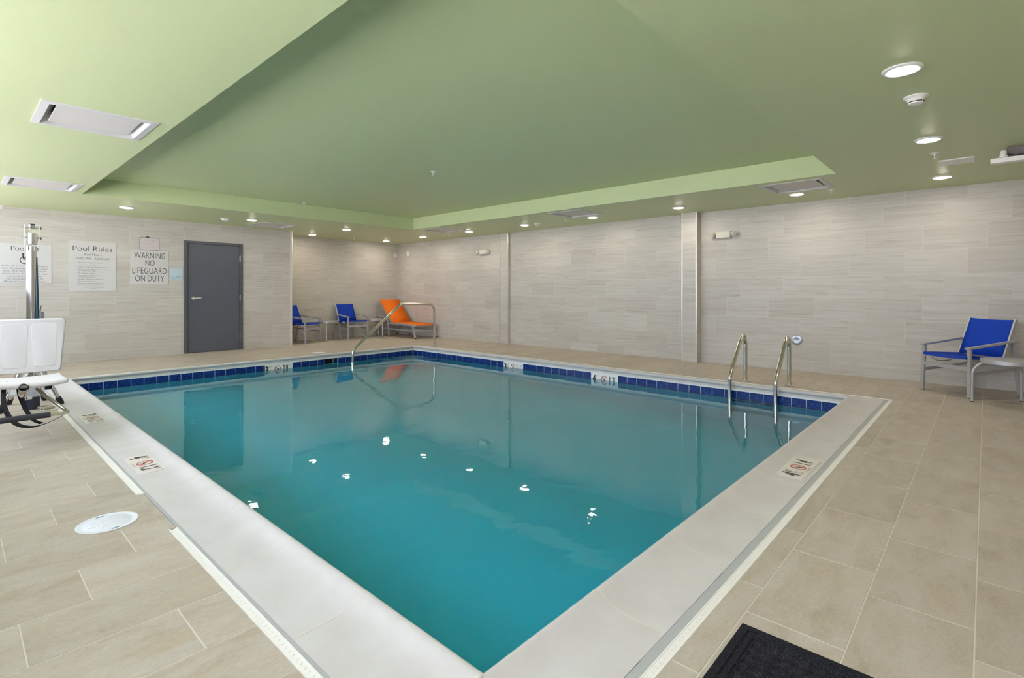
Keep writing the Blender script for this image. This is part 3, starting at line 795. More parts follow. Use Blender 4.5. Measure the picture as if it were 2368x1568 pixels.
# no lifeguard
x0, x1, z0, z1 = 2.150, 2.720, 1.282, 1.897; H = z1 - z0
board('lifeguard_sign', x0, x1, z0, z1, 'sign_white', 'white sign reading WARNING NO LIFEGUARD ON DUTY', [('WARNING', .005, H - .146, .103, .463, 'c'), ('NO', .005, H - .280, .103, .137, 'c'), ('LIFEGUARD', .003, H - .420, .106, .514, 'c'), ('ON DUTY', .003, H - .556, .106, .434, 'c')])
# pool lift sign
x0, x1, z0, z1 = 0.505, 1.121, 1.290, 1.900; H = z1 - z0; hw = (x1 - x0) / 2
cxo = .298 / .615 * .616 - hw
LL = [('Pool Lift', 0, H - .106, .068, .322, 'c')]
for i, (tx, wd) in enumerate([('Pool Lift Is For Use By Guests', .521), ('With Disabilities Only. All Other', .542), ('Uses Are Strictly Prohibited.', .485), ('Instructions For Pool Lift Use', .507), ('Located At Front Desk.', .395), ('For Assistance With Lift,', .423), ('Please Contact Front Desk.', .468)]):
    LL.append((tx, 0, H - .356 - .0398 * i, .0245, wd, 'c'))
t, hw, H = board('pool_lift_sign', x0, x1, z0, z1, 'sign_white', 'white sign headed Pool Lift with a wheelchair symbol', LL)
k = MB(); k.m = basis((0.0, -.0067, H - .225), (1, 0, 0), (0, 0, 1))
disc(k, -.025, .064, .015); stroke(k, (-.027, .046), (-.016, -.012), .020); stroke(k, (-.018, .016), (.034, .016), .014); stroke(k, (-.022, -.012), (.040, -.012), .016); stroke(k, (.036, -.008), (.058, -.062), .014); stroke(k, (.054, -.060), (.078, -.056), .012)
ring(k, -.006, -.030, .048, .058, 30, R(115), R(345))
k.build('wheelchair_symbol', 'print_black', t, smooth=False, fix=False)
# pool equipment plate
x0, x1, z0, z1 = 2.747, 2.950, 1.384, 1.580
board('equipment_sign', x0, x1, z0, z1, 'pale_blue', 'small pale blue sign reading POOL EQUIPMENT beside the grey door', [('POOL', .085, .052, .022, .077, 'r'), ('EQUIPMENT', .090, .021, .022, .168, 'r')], 'blue_ink', screws=False)
# white board with a pen on top
x0, x1, z0, z1 = 2.290, 2.575, 1.902, 2.121
t = tag(empty('whiteboard', ((x0 + x1) / 2, YL, z0)), 'small framed whiteboard with faint handwritten readings above the lifeguard sign', 'whiteboard')
hw, H = (x1 - x0) / 2, z1 - z0
def rrect(hw_, h0, h1, r, n=5):
    pts = []
    for (cx, cz, a0) in ((hw_ - r, h1 - r, 0), (-hw_ + r, h1 - r, 90), (-hw_ + r, h0 + r, 180), (hw_ - r, h0 + r, 270)):
        for k in range(n + 1): a = R(a0 + 90 * k / n); pts.append((cx + r * math.cos(a), cz + r * math.sin(a)))
    return pts
q = MB(); q.m = basis((0, 0, 0), (1, 0, 0), (0, 0, 1)); q.prism(rrect(hw, 0, H, .022), .0005, .008); q.build('board', 'whiteboard', t)
q = MB(); pts = rrect(hw, 0, H, .022); q.tube([(x, -.006, z) for x, z in pts], .004, 8, closed=True); q.build('frame', 'door_frame_grey', t)
k = MB(); k.m = basis((0, -.0087, 0), (1, 0, 0), (0, 0, 1))
put_text(k, '5-6-21', 0, H - .062, .028, .145); put_text(k, 'Chlorine - 2.4', -.105, H - .122, .024, .17, 'l'); put_text(k, 'Ph -      7.8', -.105, H - .178, .024, .17, 'l')
k.build('handwriting', 'faint_ink', t, smooth=False, fix=False)
pen = tag(empty('marker_pen', ((x0 + x1) / 2 + .005, YL - .008, z1 + .0105)), 'thin marker pen lying on the whiteboard top edge', 'pen')
MB().tube([(-.055, 0, 0), (-.012, 0, 0)], .0065, 10).build('cap', 'black_rubber', pen); MB().tube([(-.012, 0, 0), (.055, 0, 0)], .0055, 10).build('barrel', 'white_plastic', pen)

# ================================================================== CEILING FITTINGS
def downlight():
    t = empty('downlight', (0, 0, HC))
    MB().lathe([(.101, 0), (.1005, -.006), (.094, -.011), (.080, -.013), (.074, -.010), (.073, -.004)], n=40).build('trim_ring', 'fixture_white', t)
    MB().lathe([(.0735, -.0065), (.066, -.013), (.045, -.0175), (.02, -.0195), (0.0005, -.020)], n=40).build('lens', 'lamp_lens', t)
    return t
LIGHTS = [(3.777, .361, 'over the near walkway, closest to the smoke detector'), (5.663, .363, 'beside a sprinkler and a flat white ceiling panel'), (7.624, .366, 'above the blue chair by the right wall'),
          (7.655, 1.863, 'beside the diffuser at the raised panel corner'), (7.640, 3.505, 'in front of the deeper wall pilaster'), (7.620, 5.073, 'beside the middle diffuser on the right wall side'),
          (7.612, 6.643, 'beside a smoke detector on the right wall side'), (7.618, 8.248, 'near the shallow wall pilaster'), (7.640, 9.880, 'above the foot of the orange lounger'), (7.590, 11.33, 'in the alcove corner above the orange lounger'),
          (5.620, 11.33, 'in the alcove above the half-hidden blue chair'), (5.640, 9.870, 'in front of the alcove opening'), (3.734, 9.830, 'beside the diffuser near the grey door'), (1.871, 9.790, 'in front of the pool rules sign'), (1.885, .361, 'added out of view above the black floor mat to light the near coping')]  # the last lamp is out of view, added to light the near coping
dl = downlight()
for i, (x, y, wh) in enumerate(LIGHTS):
    o = dl if i == 0 else copy_tree(dl)
    o.location = (x, y, HC); tag(o, 'round white recessed downlight ' + wh, 'light', 'recessed ceiling downlights')
def diffuser():
    t = empty('air_diffuser', (0, 0, HC)); a, b = .340, VH
    f = MB()
    for s in range(4):
        f.m = Matrix.Rotation(R(90 * s), 4, 'Z')
        f.add([(-a, -a, 0), (a, -a, 0), (-a, -a, -.006), (a, -a, -.006), (-b + .012, -b + .012, -.010), (b - .012, -b + .012, -.010), (-b + .012, -b + .012, .004), (b - .012, -b + .012, .004)],
              [(0, 1, 3, 2), (2, 3, 5, 4), (4, 5, 7, 6)])
    f.build('frame', 'white_paint', t, smooth=False, fix=False)
    p = MB(); c0, c1, h = b - .012, .235, .075
    for s in range(4):
        p.m = Matrix.Rotation(R(90 * s), 4, 'Z')
        p.add([(-c0, -c0, .004), (c0, -c0, .004), (c1, -c1, h), (-c1, -c1, h)], [(0, 1, 2, 3)])
    p.build('cone', 'white_paint', t, smooth=False, fix=False)
    MB().add([(-c1, -c1, h), (c1, -c1, h), (c1, c1, h), (-c1, c1, h)], [(3, 2, 1, 0)]).build('duct_throat', 'dark_recess', t, smooth=False, fix=False)
    MB().box(-.248, .248, -.248, .248, .006, .016, .003).build('face_plate', 'vent_plate', t)
    return t
VL = ['over the left walkway behind the camera side of the pool lift', 'above the pool lift', 'at the raised panel corner near the blue chair', 'midway along the right wall side', 'near the orange lounger corner of the raised panel', 'in front of the grey door']
VL[0] = 'over the left walkway, between pool lift and windows'
df = diffuser()
for i, (x, y) in enumerate(VENTS):
    o = df if i == 0 else copy_tree(df)
    o.location = (x, y, HC); tag(o, 'square white ceiling air diffuser ' + VL[i], 'vent', 'ceiling air diffusers')
def detector():
    t = empty('smoke_detector', (0, 0, HC))
    MB().lathe([(.072, 0), (.070, -.006), (.056, -.014), (.047, -.026), (.045, -.034)], n=36).build('base', 'detector_white', t)
    MB().lathe([(.045, -.034), (.043, -.037), (.043, -.040)], n=36).build('vent_slots', 'dark_recess', t)
    MB().lathe([(.043, -.0395), (.042, -.046), (.034, -.050), (0.0005, -.051)], n=36).build('cap', 'detector_white', t)
    for k in range(6):
        a = R(60 * k); MB().box(.040 * math.cos(a) - .004, .040 * math.cos(a) + .005, .040 * math.sin(a) - .005, .040 * math.sin(a) + .004, -.042, -.033).build('vent_rib', 'detector_white', t, smooth=False)
    return t
dt = detector()
for i, (x, y, wh) in enumerate([(4.37, .345, 'between two downlights over the near walkway'), (7.582, 6.293, 'on the right wall side, between downlight and diffuser'), (3.344, 10.02, 'in front of the grey door')]):
    o = dt if i == 0 else copy_tree(dt); o.location = (x, y, HC); tag(o, 'round white smoke detector ' + wh, 'smoke detector', 'ceiling smoke detectors')
def sprinkler():
    t = empty('sprinkler', (0, 0, HC))
    MB().lathe([(.036, 0), (.035, -.003), (.020, -.010), (.012, -.012)], n=28).build('escutcheon', 'fixture_white', t)
    b = MB().lathe([(.010, -.008), (.010, -.020), (.006, -.024), (0.0005, -.024)], n=16)
    for s in (1, -1): b.tube(bend([(s * .008, 0, -.018), (s * .011, 0, -.035), (s * .003, 0, -.050)], .01, 4), .0025, 8)
    b.build('body', 'fixture_white', t)
    MB().lathe([(0.0005, -.049), (.013, -.050), (.0135, -.052), (0.0005, -.053)], n=20).build('deflector', 'fixture_white', t)
    return t
sp = sprinkler()
for i, (x, y, z, wh) in enumerate([(6.267, .357, HC, 'beside the flat white ceiling panel'), (7.61, 1.451, HC, 'at the diffuser near the blue chair'), (7.607, 5.648, HC, 'below the middle diffuser'), (7.594, 8.885, HC, 'below the diffuser near the lounger'),
                                  (6.647, 11.30, HC, 'inside the alcove'), (.539, 10.95, HC, 'above the pool lift sign'), (4.163, 8.70, HR, 'on the raised panel edge facing the door'), (4.206, 5.225, HR, 'in the middle of the raised panel')]):
    o = sp if i == 0 else copy_tree(sp); o.location = (x, y, z); tag(o, 'small white pendent sprinkler head ' + wh, 'sprinkler', 'ceiling sprinklers')
# flat access panel
t = tag(empty('access_panel', (6.785, .213, HC)), 'flat white square panel on the green ceiling between two downlights', 'panel')
MB().box(-.132, .132, -.132, .132, -.012, -.0005, .002).build('cover', 'fixture_white', t); MB().box(-.120, .120, -.120, .120, -.0005, .0, 0).build('gasket', 'dark_recess', t, smooth=False)
# ceiling-hung emergency light bar
t = tag(empty('emergency_light_bar', (6.42, -.20, HC)), 'white emergency light bar with two lamp heads hung from the ceiling', 'emergency light')
MB().box(-.03, .07, -.17, .17, -.141, -.099, .003).build('housing', 'fixture_white', t)
MB().box(.03, .06, -.060, .060, -.099, -.0005, .002).build('canopy', 'print_grey', t)
MB().tube([(.02, -.075, -.07), (.03, 0, -.082), (.02, .085, -.06)], .004, 8).build('wire', 'print_black', t)
for yy in (.085, -.085):
    MB().lathe([(0.0005, -.0395), (.017, -.040), (.021, -.047), (.0235, -.080), (.030, -.088), (.031, -.0985), (0.0005, -.0985)], (-.012 - .02, yy, 0), 24).build('lamp_head', 'fixture_white', t)
# wall-mounted emergency lights
def wall_emergency(y, z, lab):
    t = tag(empty('emergency_light', (XR, y, z)), lab, 'emergency light', 'wall emergency lights')
    MB().box(-.062, -.0005, -.115, .115, -.054, .054, .006).build('housing', 'cream_plastic', t)
    for s in (1, -1):
        h = MB(); h.m = Matrix.Translation((-.060, s * .165, .0)) @ Matrix.Rotation(R(-48 * s), 4, 'Z') @ Matrix.Rotation(R(-25), 4, 'Y')
        h.lathe([(.020, .034), (.040, .018), (.047, -.010), (.047, -.024)], (0, 0, 0), 4 * 5, 'x')
        h.lathe([(.0005, .036), (.020, .034)], (0, 0, 0), 20, 'x')
        hb = h.build('lamp_head', 'cream_plastic', t)
        g = MB(); g.m = h.m; g.lathe([(.047, -.022), (.043, -.028), (.0005, -.030)], (0, 0, 0), 20, 'x'); g.build('lens', 'lens_glass', hb)
        MB().tube([(-.035, s * .112, 0), (-.052, s * .150, 0)], .012, 10).build('swivel', 'print_grey', t)
    MB().lathe([(.004, 0), (.0005, -.004)], (-.062, -.06, -.03), 10, 'x').build('indicator', 'print_red', t)
wall_emergency(3.095, 2.068, 'cream twin-head emergency light on the wall beside the deep pilaster')
wall_emergency(8.585, 2.077, 'cream twin-head emergency light on the wall beside the shallow pilaster')
# round chrome plate on the right wall
t = tag(empty('wall_fitting', (XR, 2.047, .45)), 'round polished metal plate with centre cap on the wall behind the ladder', 'wall plate')
MB().lathe([(.076, -.0005), (.076, -.006), (.070, -.010), (.030, -.013), (.028, -.012), (.0005, -.012)], (0, 0, 0), 40, 'x').build('plate', 'brushed_plate', t)
MB().lathe([(.012, -.011), (.012, -.020), (.006, -.024), (.0005, -.024)], (0, 0, 0), 20, 'x').build('centre_cap', 'chrome', t)
# two small cover plates in the alcove corner
t = tag(empty('wall_outlet', (8.337, YF, 2.172)), 'white outlet with two dark holes high in the alcove corner', 'outlet')
MB().box(-.036, .036, -.007, -.0005, -.058, .058, .002).build('plate', 'white_plastic', t)
for z in (.018, -.018): MB().lathe([(.0005, -.0078), (.009, -.0078), (.009, -.006)], (0, 0, z), 14, 'y').build('socket', 'dark_recess', t)
t = tag(empty('blank_plate', (XR, 11.53, 2.183)), 'blank cream cover plate high on the right wall near the corner', 'cover plate')
MB().box(-.007, -.0005, -.046, .046, -.063, .063, .002).build('plate', 'white_plastic', t)
for z in (.042, -.042): MB().lathe([(.0005, -.0082), (.004, -.0078), (.004, -.006)], (0, 0, z), 10, 'x').build('screw', 'bright_trim', t)

# ================================================================== RAILS
def flange(mb, x, y, r=.056): mb.lathe([(r, .0005), (r, .008), (r - .006, .0125), (.027, .014), (.0255, .03)], (x, y, 0), 28)
t = tag(empty('pool_handrail', (6.935, 8.58, 0)), 'bent steel handrail running from the deck into the pool corner', 'handrail')
path = bend([(0, 0, .010), (0, 0, .905), (-.80, 0, .912), (-1.875, 0, .065), (-1.928, 0, -.02), (-1.935, 0, -.62)], .15, 8)
path = bend([(0, 0, .010), (0, 0, .895), (-.5, 0, .905)], .17, 8)[:-1] + bend([(-.4, 0, .903), (-.845, 0, .912), (-1.4, 0, .480)], .06, 6)[1:-1] + bend([(-1.4, 0, .480), (-1.905, 0, .085), (-1.935, 0, -.62)], .10, 7)[1:]
MB().tube(path, .0245, 16).build('rail_tube', 'steel', t)
f = MB(); flange(f, 0, 0, .058); f.build('base_flange', 'steel', t)
t = tag(empty('pool_ladder', (6.975, 2.04, 0)), 'steel pool ladder with two bent rails at the blue tiled edge', 'ladder')
for (yy) in (.255, -.260):
    path = bend([(0, yy, .01), (0, yy, .50), (-.055, yy, .615), (-.15, yy, .575), (-.505, yy, .195), (-.555, yy, .12), (-.555, yy, -.95)], .075, 7)
    ro = MB().tube(path, .0235, 16).build('rail', 'steel', t)
    f = MB(); flange(f, 0, yy); f.build('base_flange', 'steel', ro)
    MB().tube([(-.49, yy, -.90), (-.555, yy, -.90)], .02, 12).build('bumper', 'black_rubber', ro)
for z in (-.24, -.50, -.76): MB().box(-.60, -.515, -.26, .255, z - .014, z + .014, .006).build('tread', 'steel', t)

# ================================================================== FURNITURE
def make_chair():
    t = empty('sling_chair', (0, 0, 0))
    w2 = .262
    for s in (1, -1):
        MB().bar((s * (w2 + .012), .318, 0.004), (s * w2, .300, .53), .040, .022, (0, 1, 0)).build('front_leg', 'silver_paint', t, smooth=False)
        MB().bar((s * (w2 + .008), -.335, 0.004), (s * w2, -.255, .595), .040, .022, (0, 1, 0)).build('rear_leg', 'silver_paint', t, smooth=False)
        MB().bar((s * (w2 + .012), .318, 0.0), (s * (w2 + .012), .318, 0.006), .042, .024, (0, 1, 0)).build('foot_glide', 'black_rubber', t, smooth=False)
        MB().bar((s * (w2 + .008), -.335, 0.0), (s * (w2 + .008), -.335, 0.006), .042, .024, (0, 1, 0)).build('foot_glide', 'black_rubber', t, smooth=False)
        MB().bar((s * w2, .335, .535), (s * (w2 + .006), -.300, .615), .050, .020).build('armrest', 'silver_paint', t, smooth=False)
        MB().bar((s * w2, .29, .245), (s * w2, -.305, .305), .018, .032).build('side_stretcher', 'silver_paint', t, smooth=False)
        MB().bar((s * .242, .330, .434), (s * .242, -.160, .418), .014, .026).build('seat_rail', 'blue_sling', t, smooth=False)
        MB().bar((s * .245, -.150, .395), (s * .245, -.318, .845), .018, .034, (0, 1, 0)).build('back_rail', 'silver_paint', t, smooth=False)
        rod = bend([(s * .205, .305, .415), (s * .205, .20, .345), (s * .205, .0, .350), (s * .205, -.13, .402)], .12, 5)
        MB().tube(rod, .005, 8).build('tension_rod', 'silver_paint', t)
        MB().box(s * .252 - .011, s * .252 + .011, .05, .115, .400, .420, .003).build('sling_clip', 'white_plastic', t)
    MB().bar((-w2, .306, .318), (w2, .306, .318), .020, .045).build('front_stretcher', 'silver_paint', t, smooth=False)
    MB().bar((-.262, .328, .411), (.262, .328, .411), .020, .018).build('seat_front_bar', 'silver_paint', t, smooth=False)
    MB().bar((-.24, -.162, .400), (.24, -.162, .400), .020, .020).build('seat_rear_bar', 'silver_paint', t, smooth=False)
    MB().bar((-.24, -.315, .826), (.24, -.315, .826), .018, .018).build('back_top_bar', 'silver_paint', t, smooth=False)
    MB().bar((-w2, -.29, .305), (w2, -.29, .305), .020, .032).build('rear_stretcher', 'silver_paint', t, smooth=False)
    # sling: seat sags between its rails, back slightly hollow
    def sheet(pts, sag, hw, th=.004, n=8):
        q = MB(); vs, fs = [], []
        for i, (y, z) in enumerate(pts):
            a = pts[max(i - 1, 0)]; b = pts[min(i + 1, len(pts) - 1)]; ty, tz = b[0] - a[0], b[1] - a[1]; l = math.hypot(ty, tz); ny, nz = -tz / l, ty / l
            if nz < 0: ny, nz = -ny, -nz
            for k in range(n + 1):
                u = -1 + 2 * k / n; d = -sag * (1 - u * u)
                vs.append((u * hw, y + ny * d, z + nz * d))
        N = len(vs)
        for i in range(len(pts) - 1):
            for k in range(n): o = i * (n + 1) + k; fs.append((o, o + 1, o + n + 2, o + n + 1))
        q.add(vs, fs); return q
    def solid(q, name, material, th):
        o = q.build(name, material, t, fix=False); md = o.modifiers.new('thickness', 'SOLIDIFY'); md.thickness = th; md.offset = 0; return o
    solid(sheet([(.342, .424), (.345, .440), (.334, .450), (.25, .449), (.10, .444), (-.05, .438), (-.150, .434)], .024, .240), 'seat_sling', 'blue_sling', .004)
    solid(sheet([(-.142, .432), (-.185, .545), (-.238, .680), (-.294, .820), (-.303, .842), (-.322, .842)], .008, .236), 'back_sling', 'blue_sling', .004)
    return t
ch = make_chair()
def place(o, x, y, heading, lab, cat, grp):
    o.location = (x, y, 0); o.rotation_euler = (0, 0, heading - R(90)); tag(o, lab, cat, grp)
CG = 'blue sling chairs along the walls'
place(ch, 7.885, .145, R(140.8), 'blue sling chair with silver frame standing alone by the right wall', 'chair', CG)
place(copy_tree(ch), 6.765, 11.625, R(-88.5), 'blue sling chair fully in view between two round tables in the alcove', 'chair', CG)
place(copy_tree(ch), 5.440, 11.505, R(-62.0), 'blue sling chair half hidden by the end of the door wall', 'chair', CG)
def make_table():
    t = empty('side_table', (0, 0, 0)); RT, FR = .235, .300
    MB().lathe([(.0005, .462), (RT - .014, .462), (RT, .458), (RT, .420), (RT - .004, .418), (RT - .006, .444), (.0005, .446)], n=64).build('table_top', 'silver_paint', t)
    for k in range(10):
        a = R(36 * k + 10); MB().lathe([(.0005, .4626), (.004, .4625), (.0045, .4615)], ((RT - .035) * math.cos(a), (RT - .035) * math.sin(a), 0), 8).build('drain_hole', 'print_grey', t)
    for k in range(3):
        a = R(120 * k + 60); c, s = math.cos(a), math.sin(a)
        p = bend([(.10 * c, .10 * s, .428), ((RT - .01) * c, (RT - .01) * s, .420), ((FR - .003) * c, (FR - .003) * s, .340), (FR * c, FR * s, .002)], .085, 6)
        lg = MB().tube(p, .0135, 12).build('leg', 'silver_paint', t); MB().lathe([(.0145, 0), (.0145, .008), (.0005, .009)], (FR * c, FR * s, 0), 14).build('foot_glide', 'black_rubber', lg)
    MB().lathe([(.095, .412), (.105, .412), (.105, .440), (.095, .440)], n=40).build('brace_ring', 'silver_paint', t)
    return t
tb = make_table(); TG = 'round metal side tables'
def place_t(o, x, y, rz, lab): o.location = (x, y, 0); o.rotation_euler = (0, 0, rz); tag(o, lab, 'table', TG)
place_t(tb, 7.345, -.185, YAW, 'round silver metal side table in front of the lone blue chair')
place_t(copy_tree(tb), 6.12, 11.56, R(-65), 'round silver side table between the two blue chairs in the alcove')
place_t(copy_tree(tb), 7.410, 11.585, R(-22), 'round silver side table between blue chair and orange lounger')
# ---- orange lounger
t = tag(empty('sun_lounger', (8.000, 11.03, 0)), 'orange sling sun lounger with raised back in the alcove corner', 'lounger')
hw = .305
for s in (1, -1):
    x = s * hw
    MB().bar((x, .33, .345), (x, -.83, .322), .022, .045).build('seat_rail', 'silver_paint', t, smooth=False)
    MB().bar((x * .97, .22, .345), (x * .97, .80, .935), .020, .034, (0, 1, 0)).build('back_rail', 'silver_paint', t, smooth=False)
    MB().bar((x * 1.03, .78, .212), (x * 1.03, -.76, .188), .016, .030).build('lower_rail', 'silver_paint', t, smooth=False)
    for nm, p, q in (('front_leg', (x * 1.05, -.70, .335), (x * 1.05, -.80, .02)), ('middle_leg', (x * 1.06, .375, .475), (x * 1.06, .300, .02)), ('rear_leg', (x * 1.04, .62, .50), (x * 1.04, .86, .02))):
        lg = MB().bar(p, q, .045, .024, (0, 1, 0)).build(nm, 'silver_paint', t, smooth=False)
        fv = Vector(q); dv = (Vector(q) - Vector(p)).normalized()
        MB().tube([fv + Vector((0, 0, .006)), Vector((q[0], q[1] - .004, 0.0))], [.022, .019], 10).build('foot_cap', 'black_rubber', lg)
    MB().bar((x * 1.06, .355, .478), (x * 1.06, .86, .522), .042, .020).build('armrest', 'silver_paint', t, smooth=False)
    MB().bar((x * 1.0, .86, .50), (x * 1.0, .80, .20), .035, .020, (0, 1, 0)).build('arm_post', 'silver_paint', t, smooth=False)
    for yy in (-.20, .10): MB().tube([(x * .96, yy, .33), (x * .90, yy + .0, .33), (x * .8, yy - .12, .262), (-x * .0, yy - .12, .258)], .007, 8).build('brace_rod', 'silver_paint', t)
for (y, z) in ((-.82, .318), (.24, .34)): MB().bar((-hw, y, z), (hw, y, z), .024, .024).build('cross_bar', 'silver_paint', t, smooth=False)
MB().bar((-hw, -.765, .188), (hw, -.765, .188), .016, .036).build('foot_stretcher', 'silver_paint', t, smooth=False)
MB().bar((-hw, .79, .925), (hw, .79, .925), .022, .022).build('cross_bar', 'silver_paint', t, smooth=False)
MB().bar((-hw, .70, .212), (hw, .70, .212), .016, .030).build('cross_bar', 'silver_paint', t, smooth=False)
def strip(pts, hw_, nrm, th=.005):
    q = MB(); vs, fs = [], []
    for (y, z) in pts: vs += [(-hw_, y, z), (0, y, z - .004), (hw_, y, z)]
    for i in range(len(pts) - 1): fs += [(3 * i, 3 * i + 1, 3 * i + 4, 3 * i + 3), (3 * i + 1, 3 * i + 2, 3 * i + 5, 3 * i + 4)]
    q.add(vs, fs); return q
for nm, pts in (('seat_sling', [(-.845, .328), (-.83, .345), (-.4, .356), (.0, .364), (.225, .368)]), ('back_sling', [(.205, .372), (.35, .512), (.60, .766), (.775, .944), (.80, .944)])):
    o = strip(pts, .298, 1).build(nm, 'orange_sling', t, fix=False); md = o.modifiers.new('thickness', 'SOLIDIFY'); md.thickness = .005; md.offset = 0

# ================================================================== POOL LIFT
t = tag(empty('pool_lift', (.558, 6.968, 0)), 'steel pool lift with white plastic seat standing on the left deck', 'pool lift')
MB().tube([(0, 0, .10), (0, 0, 1.605)], .0375, 28).build('mast', 'chrome', t)
# pivot head: two link plates, a sleeve with its shaded inside painted as a dark disc and a slanted pale cap, small upper tube
for s in (1, -1): MB().box(s * .0535 - .0025, s * .0535 + .0025, -.065, -.025, 1.565, 1.815, .002).build('link_plate', 'cream_plastic', t)
MB().tube([(0, -.035, 1.625), (0, -.035, 1.735)], .0415, 24, caps=False).build('sleeve', 'chrome', t)
MB().lathe([(.0005, 1.629), (.039, 1.629)], (0, -.035, 0), 24).build('sleeve_shade_disc', 'dark_recess', t)
o = MB(); o.m = Matrix.Translation((0, -.038, 1.742)) @ Matrix.Rotation(R(48), 4, 'X'); o.lathe([(.0435, -.006), (.0435, .003), (.0005, .005)], n=24); o.build('slanted_cap', 'cream_plastic', t)
MB().tube([(0, .035, 1.72), (.004, .005, 1.825)], .022, 18).build('upper_tube', 'chrome', t)
MB().lathe([(.0225, 0), (.0235, .008), (.0005, .010)], (.004, .004, 1.822), 18).build('upper_cap', 'black_rubber', t)
for z in (1.790, 1.690):
    MB().tube([(-.072, 0, z), (.072, 0, z)], .008, 10).build('pivot_bolt', 'chrome', t)
    MB().tube([(.058, 0, z), (.074, 0, z)], .012, 6).build('bolt_nut', 'print_grey', t)
# actuator and control box on the mast
MB().tube([(.040, -.03, .50), (.042, -.025, .95), (.034, .0, 1.50)], [.016, .014, .011], 14).build('actuator', 'dark_teal', t)
MB().box(.058, .086, -.085, -.02, .86, .960, .004).build('control_box', 'print_grey', t)
MB().tube([(.050, -.03, .86), (.062, -.035, .98), (.066, -.045, 1.02)], .006, 8).build('cable_loop', 'print_grey', t)
# base
MB().lathe([(.0005, .0), (.066, .0), (.066, .10), (.060, .115), (.0005, .115)], n=28).build('base_socket', 'navy_plastic', t)
MB().lathe([(.060, .118), (.070, .128), (.070, .235), (.058, .262), (.047, .262)], n=28).build('motor_housing', 'housing_grey', t)
MB().box(-.038, .0, -.082, -.060, .105, .135, .003).build('connector', 'white_plastic', t)
MB().box(-.175, -.072, -.19, -.13, .165, .285, .006).build('gearbox_cover', 'housing_grey', t)
MB().box(-.160, -.10, -.1915, -.1895, .185, .235, .0).build('rating_label', 'white_plastic', t, smooth=False)
for (sx, sy) in ((1, .07), (-1, -.07), (.6, .42), (-.6, .42)):
    foot = (.235 * sx, sy, 0)
    lg = MB().tube(bend([(.045 * sx, .01, .47), (.06 * sx, .01 + sy * .1, .44), (.215 * sx, sy * .95, .05), (foot[0], foot[1], .012)], .05, 4), .017, 14).build('brace_leg', 'chrome', t)
    MB().tube([(.205 * sx, sy * .93, .075), (.225 * sx, sy * .98, .025), (foot[0], foot[1], .0)], [.024, .026, .024], 14).build('rubber_foot', 'black_rubber', lg)
# carrying arm under the seat, open at the front
sx0, sy0 = -.108, -1.37              # seat centre relative to the mast
MB().tube(bend([(0, .0, .40), (0, -.18, .39), (sx0 + .0, -.75, .370), (sx0 - .058, -1.52, .365), (sx0 - .064, -1.622, .436)], .12, 5), .029, 22, caps=False).build('seat_arm', 'steel', t)
MB().lathe([(.0255, .002), (.0250, .05), (.0005, .05)], (sx0 - .064, -1.622, .436), 22, 'y').build('arm_end', 'dark_recess', t)
MB().tube([(0, 0, .36), (0, 0, .44)], .062, 24).build('arm_collar', 'steel', t)
# seat pan: curved moulded plastic
def shell(name, prof, hw_, sec, material, th):
    q = MB(); vs, fs = [], []; n = 16
    for (y, z) in prof:
        for k in range(n + 1):
            u = -1 + 2 * k / n; vs.append((u * hw_, y, z + sec(u)))
    for i in range(len(prof) - 1):
        for k in range(n): o_ = i * (n + 1) + k; fs.append((o_, o_ + 1, o_ + n + 2, o_ + n + 1))
    q.add(vs, fs); return q
seat_sec = lambda u: .014 * abs(u) ** 2.2
q = shell('seat', [(-.215, .0), (-.10, -.006), (.06, -.010), (.20, .0)], .212, seat_sec, 'seat_plastic', .05)
q.v = [(x + sx0 - .012, y + sy0, z + .463) for x, y, z in q.v]
o = q.build('seat', 'seat_plastic', t, fix=False)
md = o.modifiers.new('thickness', 'SOLIDIFY'); md.thickness = .042; md.offset = -1
md = o.modifiers.new('edge', 'BEVEL'); md.width = .019; md.segments = 3; md.limit_method = 'ANGLE'
# back rest: rounded slab tapering to the bottom with two sunk panels
yb = sy0 + .385
bk = bmesh.new()
def ring_pts(hw0, hw1, z0, z1, r):
    pts = []
    for (sx, sz, a0) in ((1, 1, 0), (-1, 1, 90), (-1, -1, 180), (1, -1, 270)):
        hwc = hw1 if sz > 0 else hw0; zc = z1 - r if sz > 0 else z0 + r
        for k in range(7):
            a = R(a0 + 15 * k); pts.append((sx * (hwc - r) + r * math.cos(a), zc + r * math.sin(a)))
    return pts
outl = ring_pts(.205, .240, .470, .925, .030)
n = len(outl); q = MB()
lay = [(-.028, .93), (-.034, .975), (-.022, 1.0), (.022, 1.0), (.034, .97)]
vs = []
for (dy, sc_) in [(-.034, .94), (-.026, .985), (-.010, 1.0), (.014, 1.0), (.028, .985), (.034, .94)]:
    for (x, z) in outl: vs.append((sx0 + .018 + x * sc_, yb + dy + (z - .47) * .12, .6975 + (z - .6975) * (1 - (1 - sc_) * .6)))
fs = [tuple(range(n))] + [tuple(range(6 * n - 1, 5 * n - 1, -1))]
for i in range(5):
    for k in range(n): l = (k + 1) % n; fs.append((i * n + k, i * n + l, (i + 1) * n + l, (i + 1) * n + k))
q.add(vs, fs); back = q.build('backrest', 'seat_plastic', t)
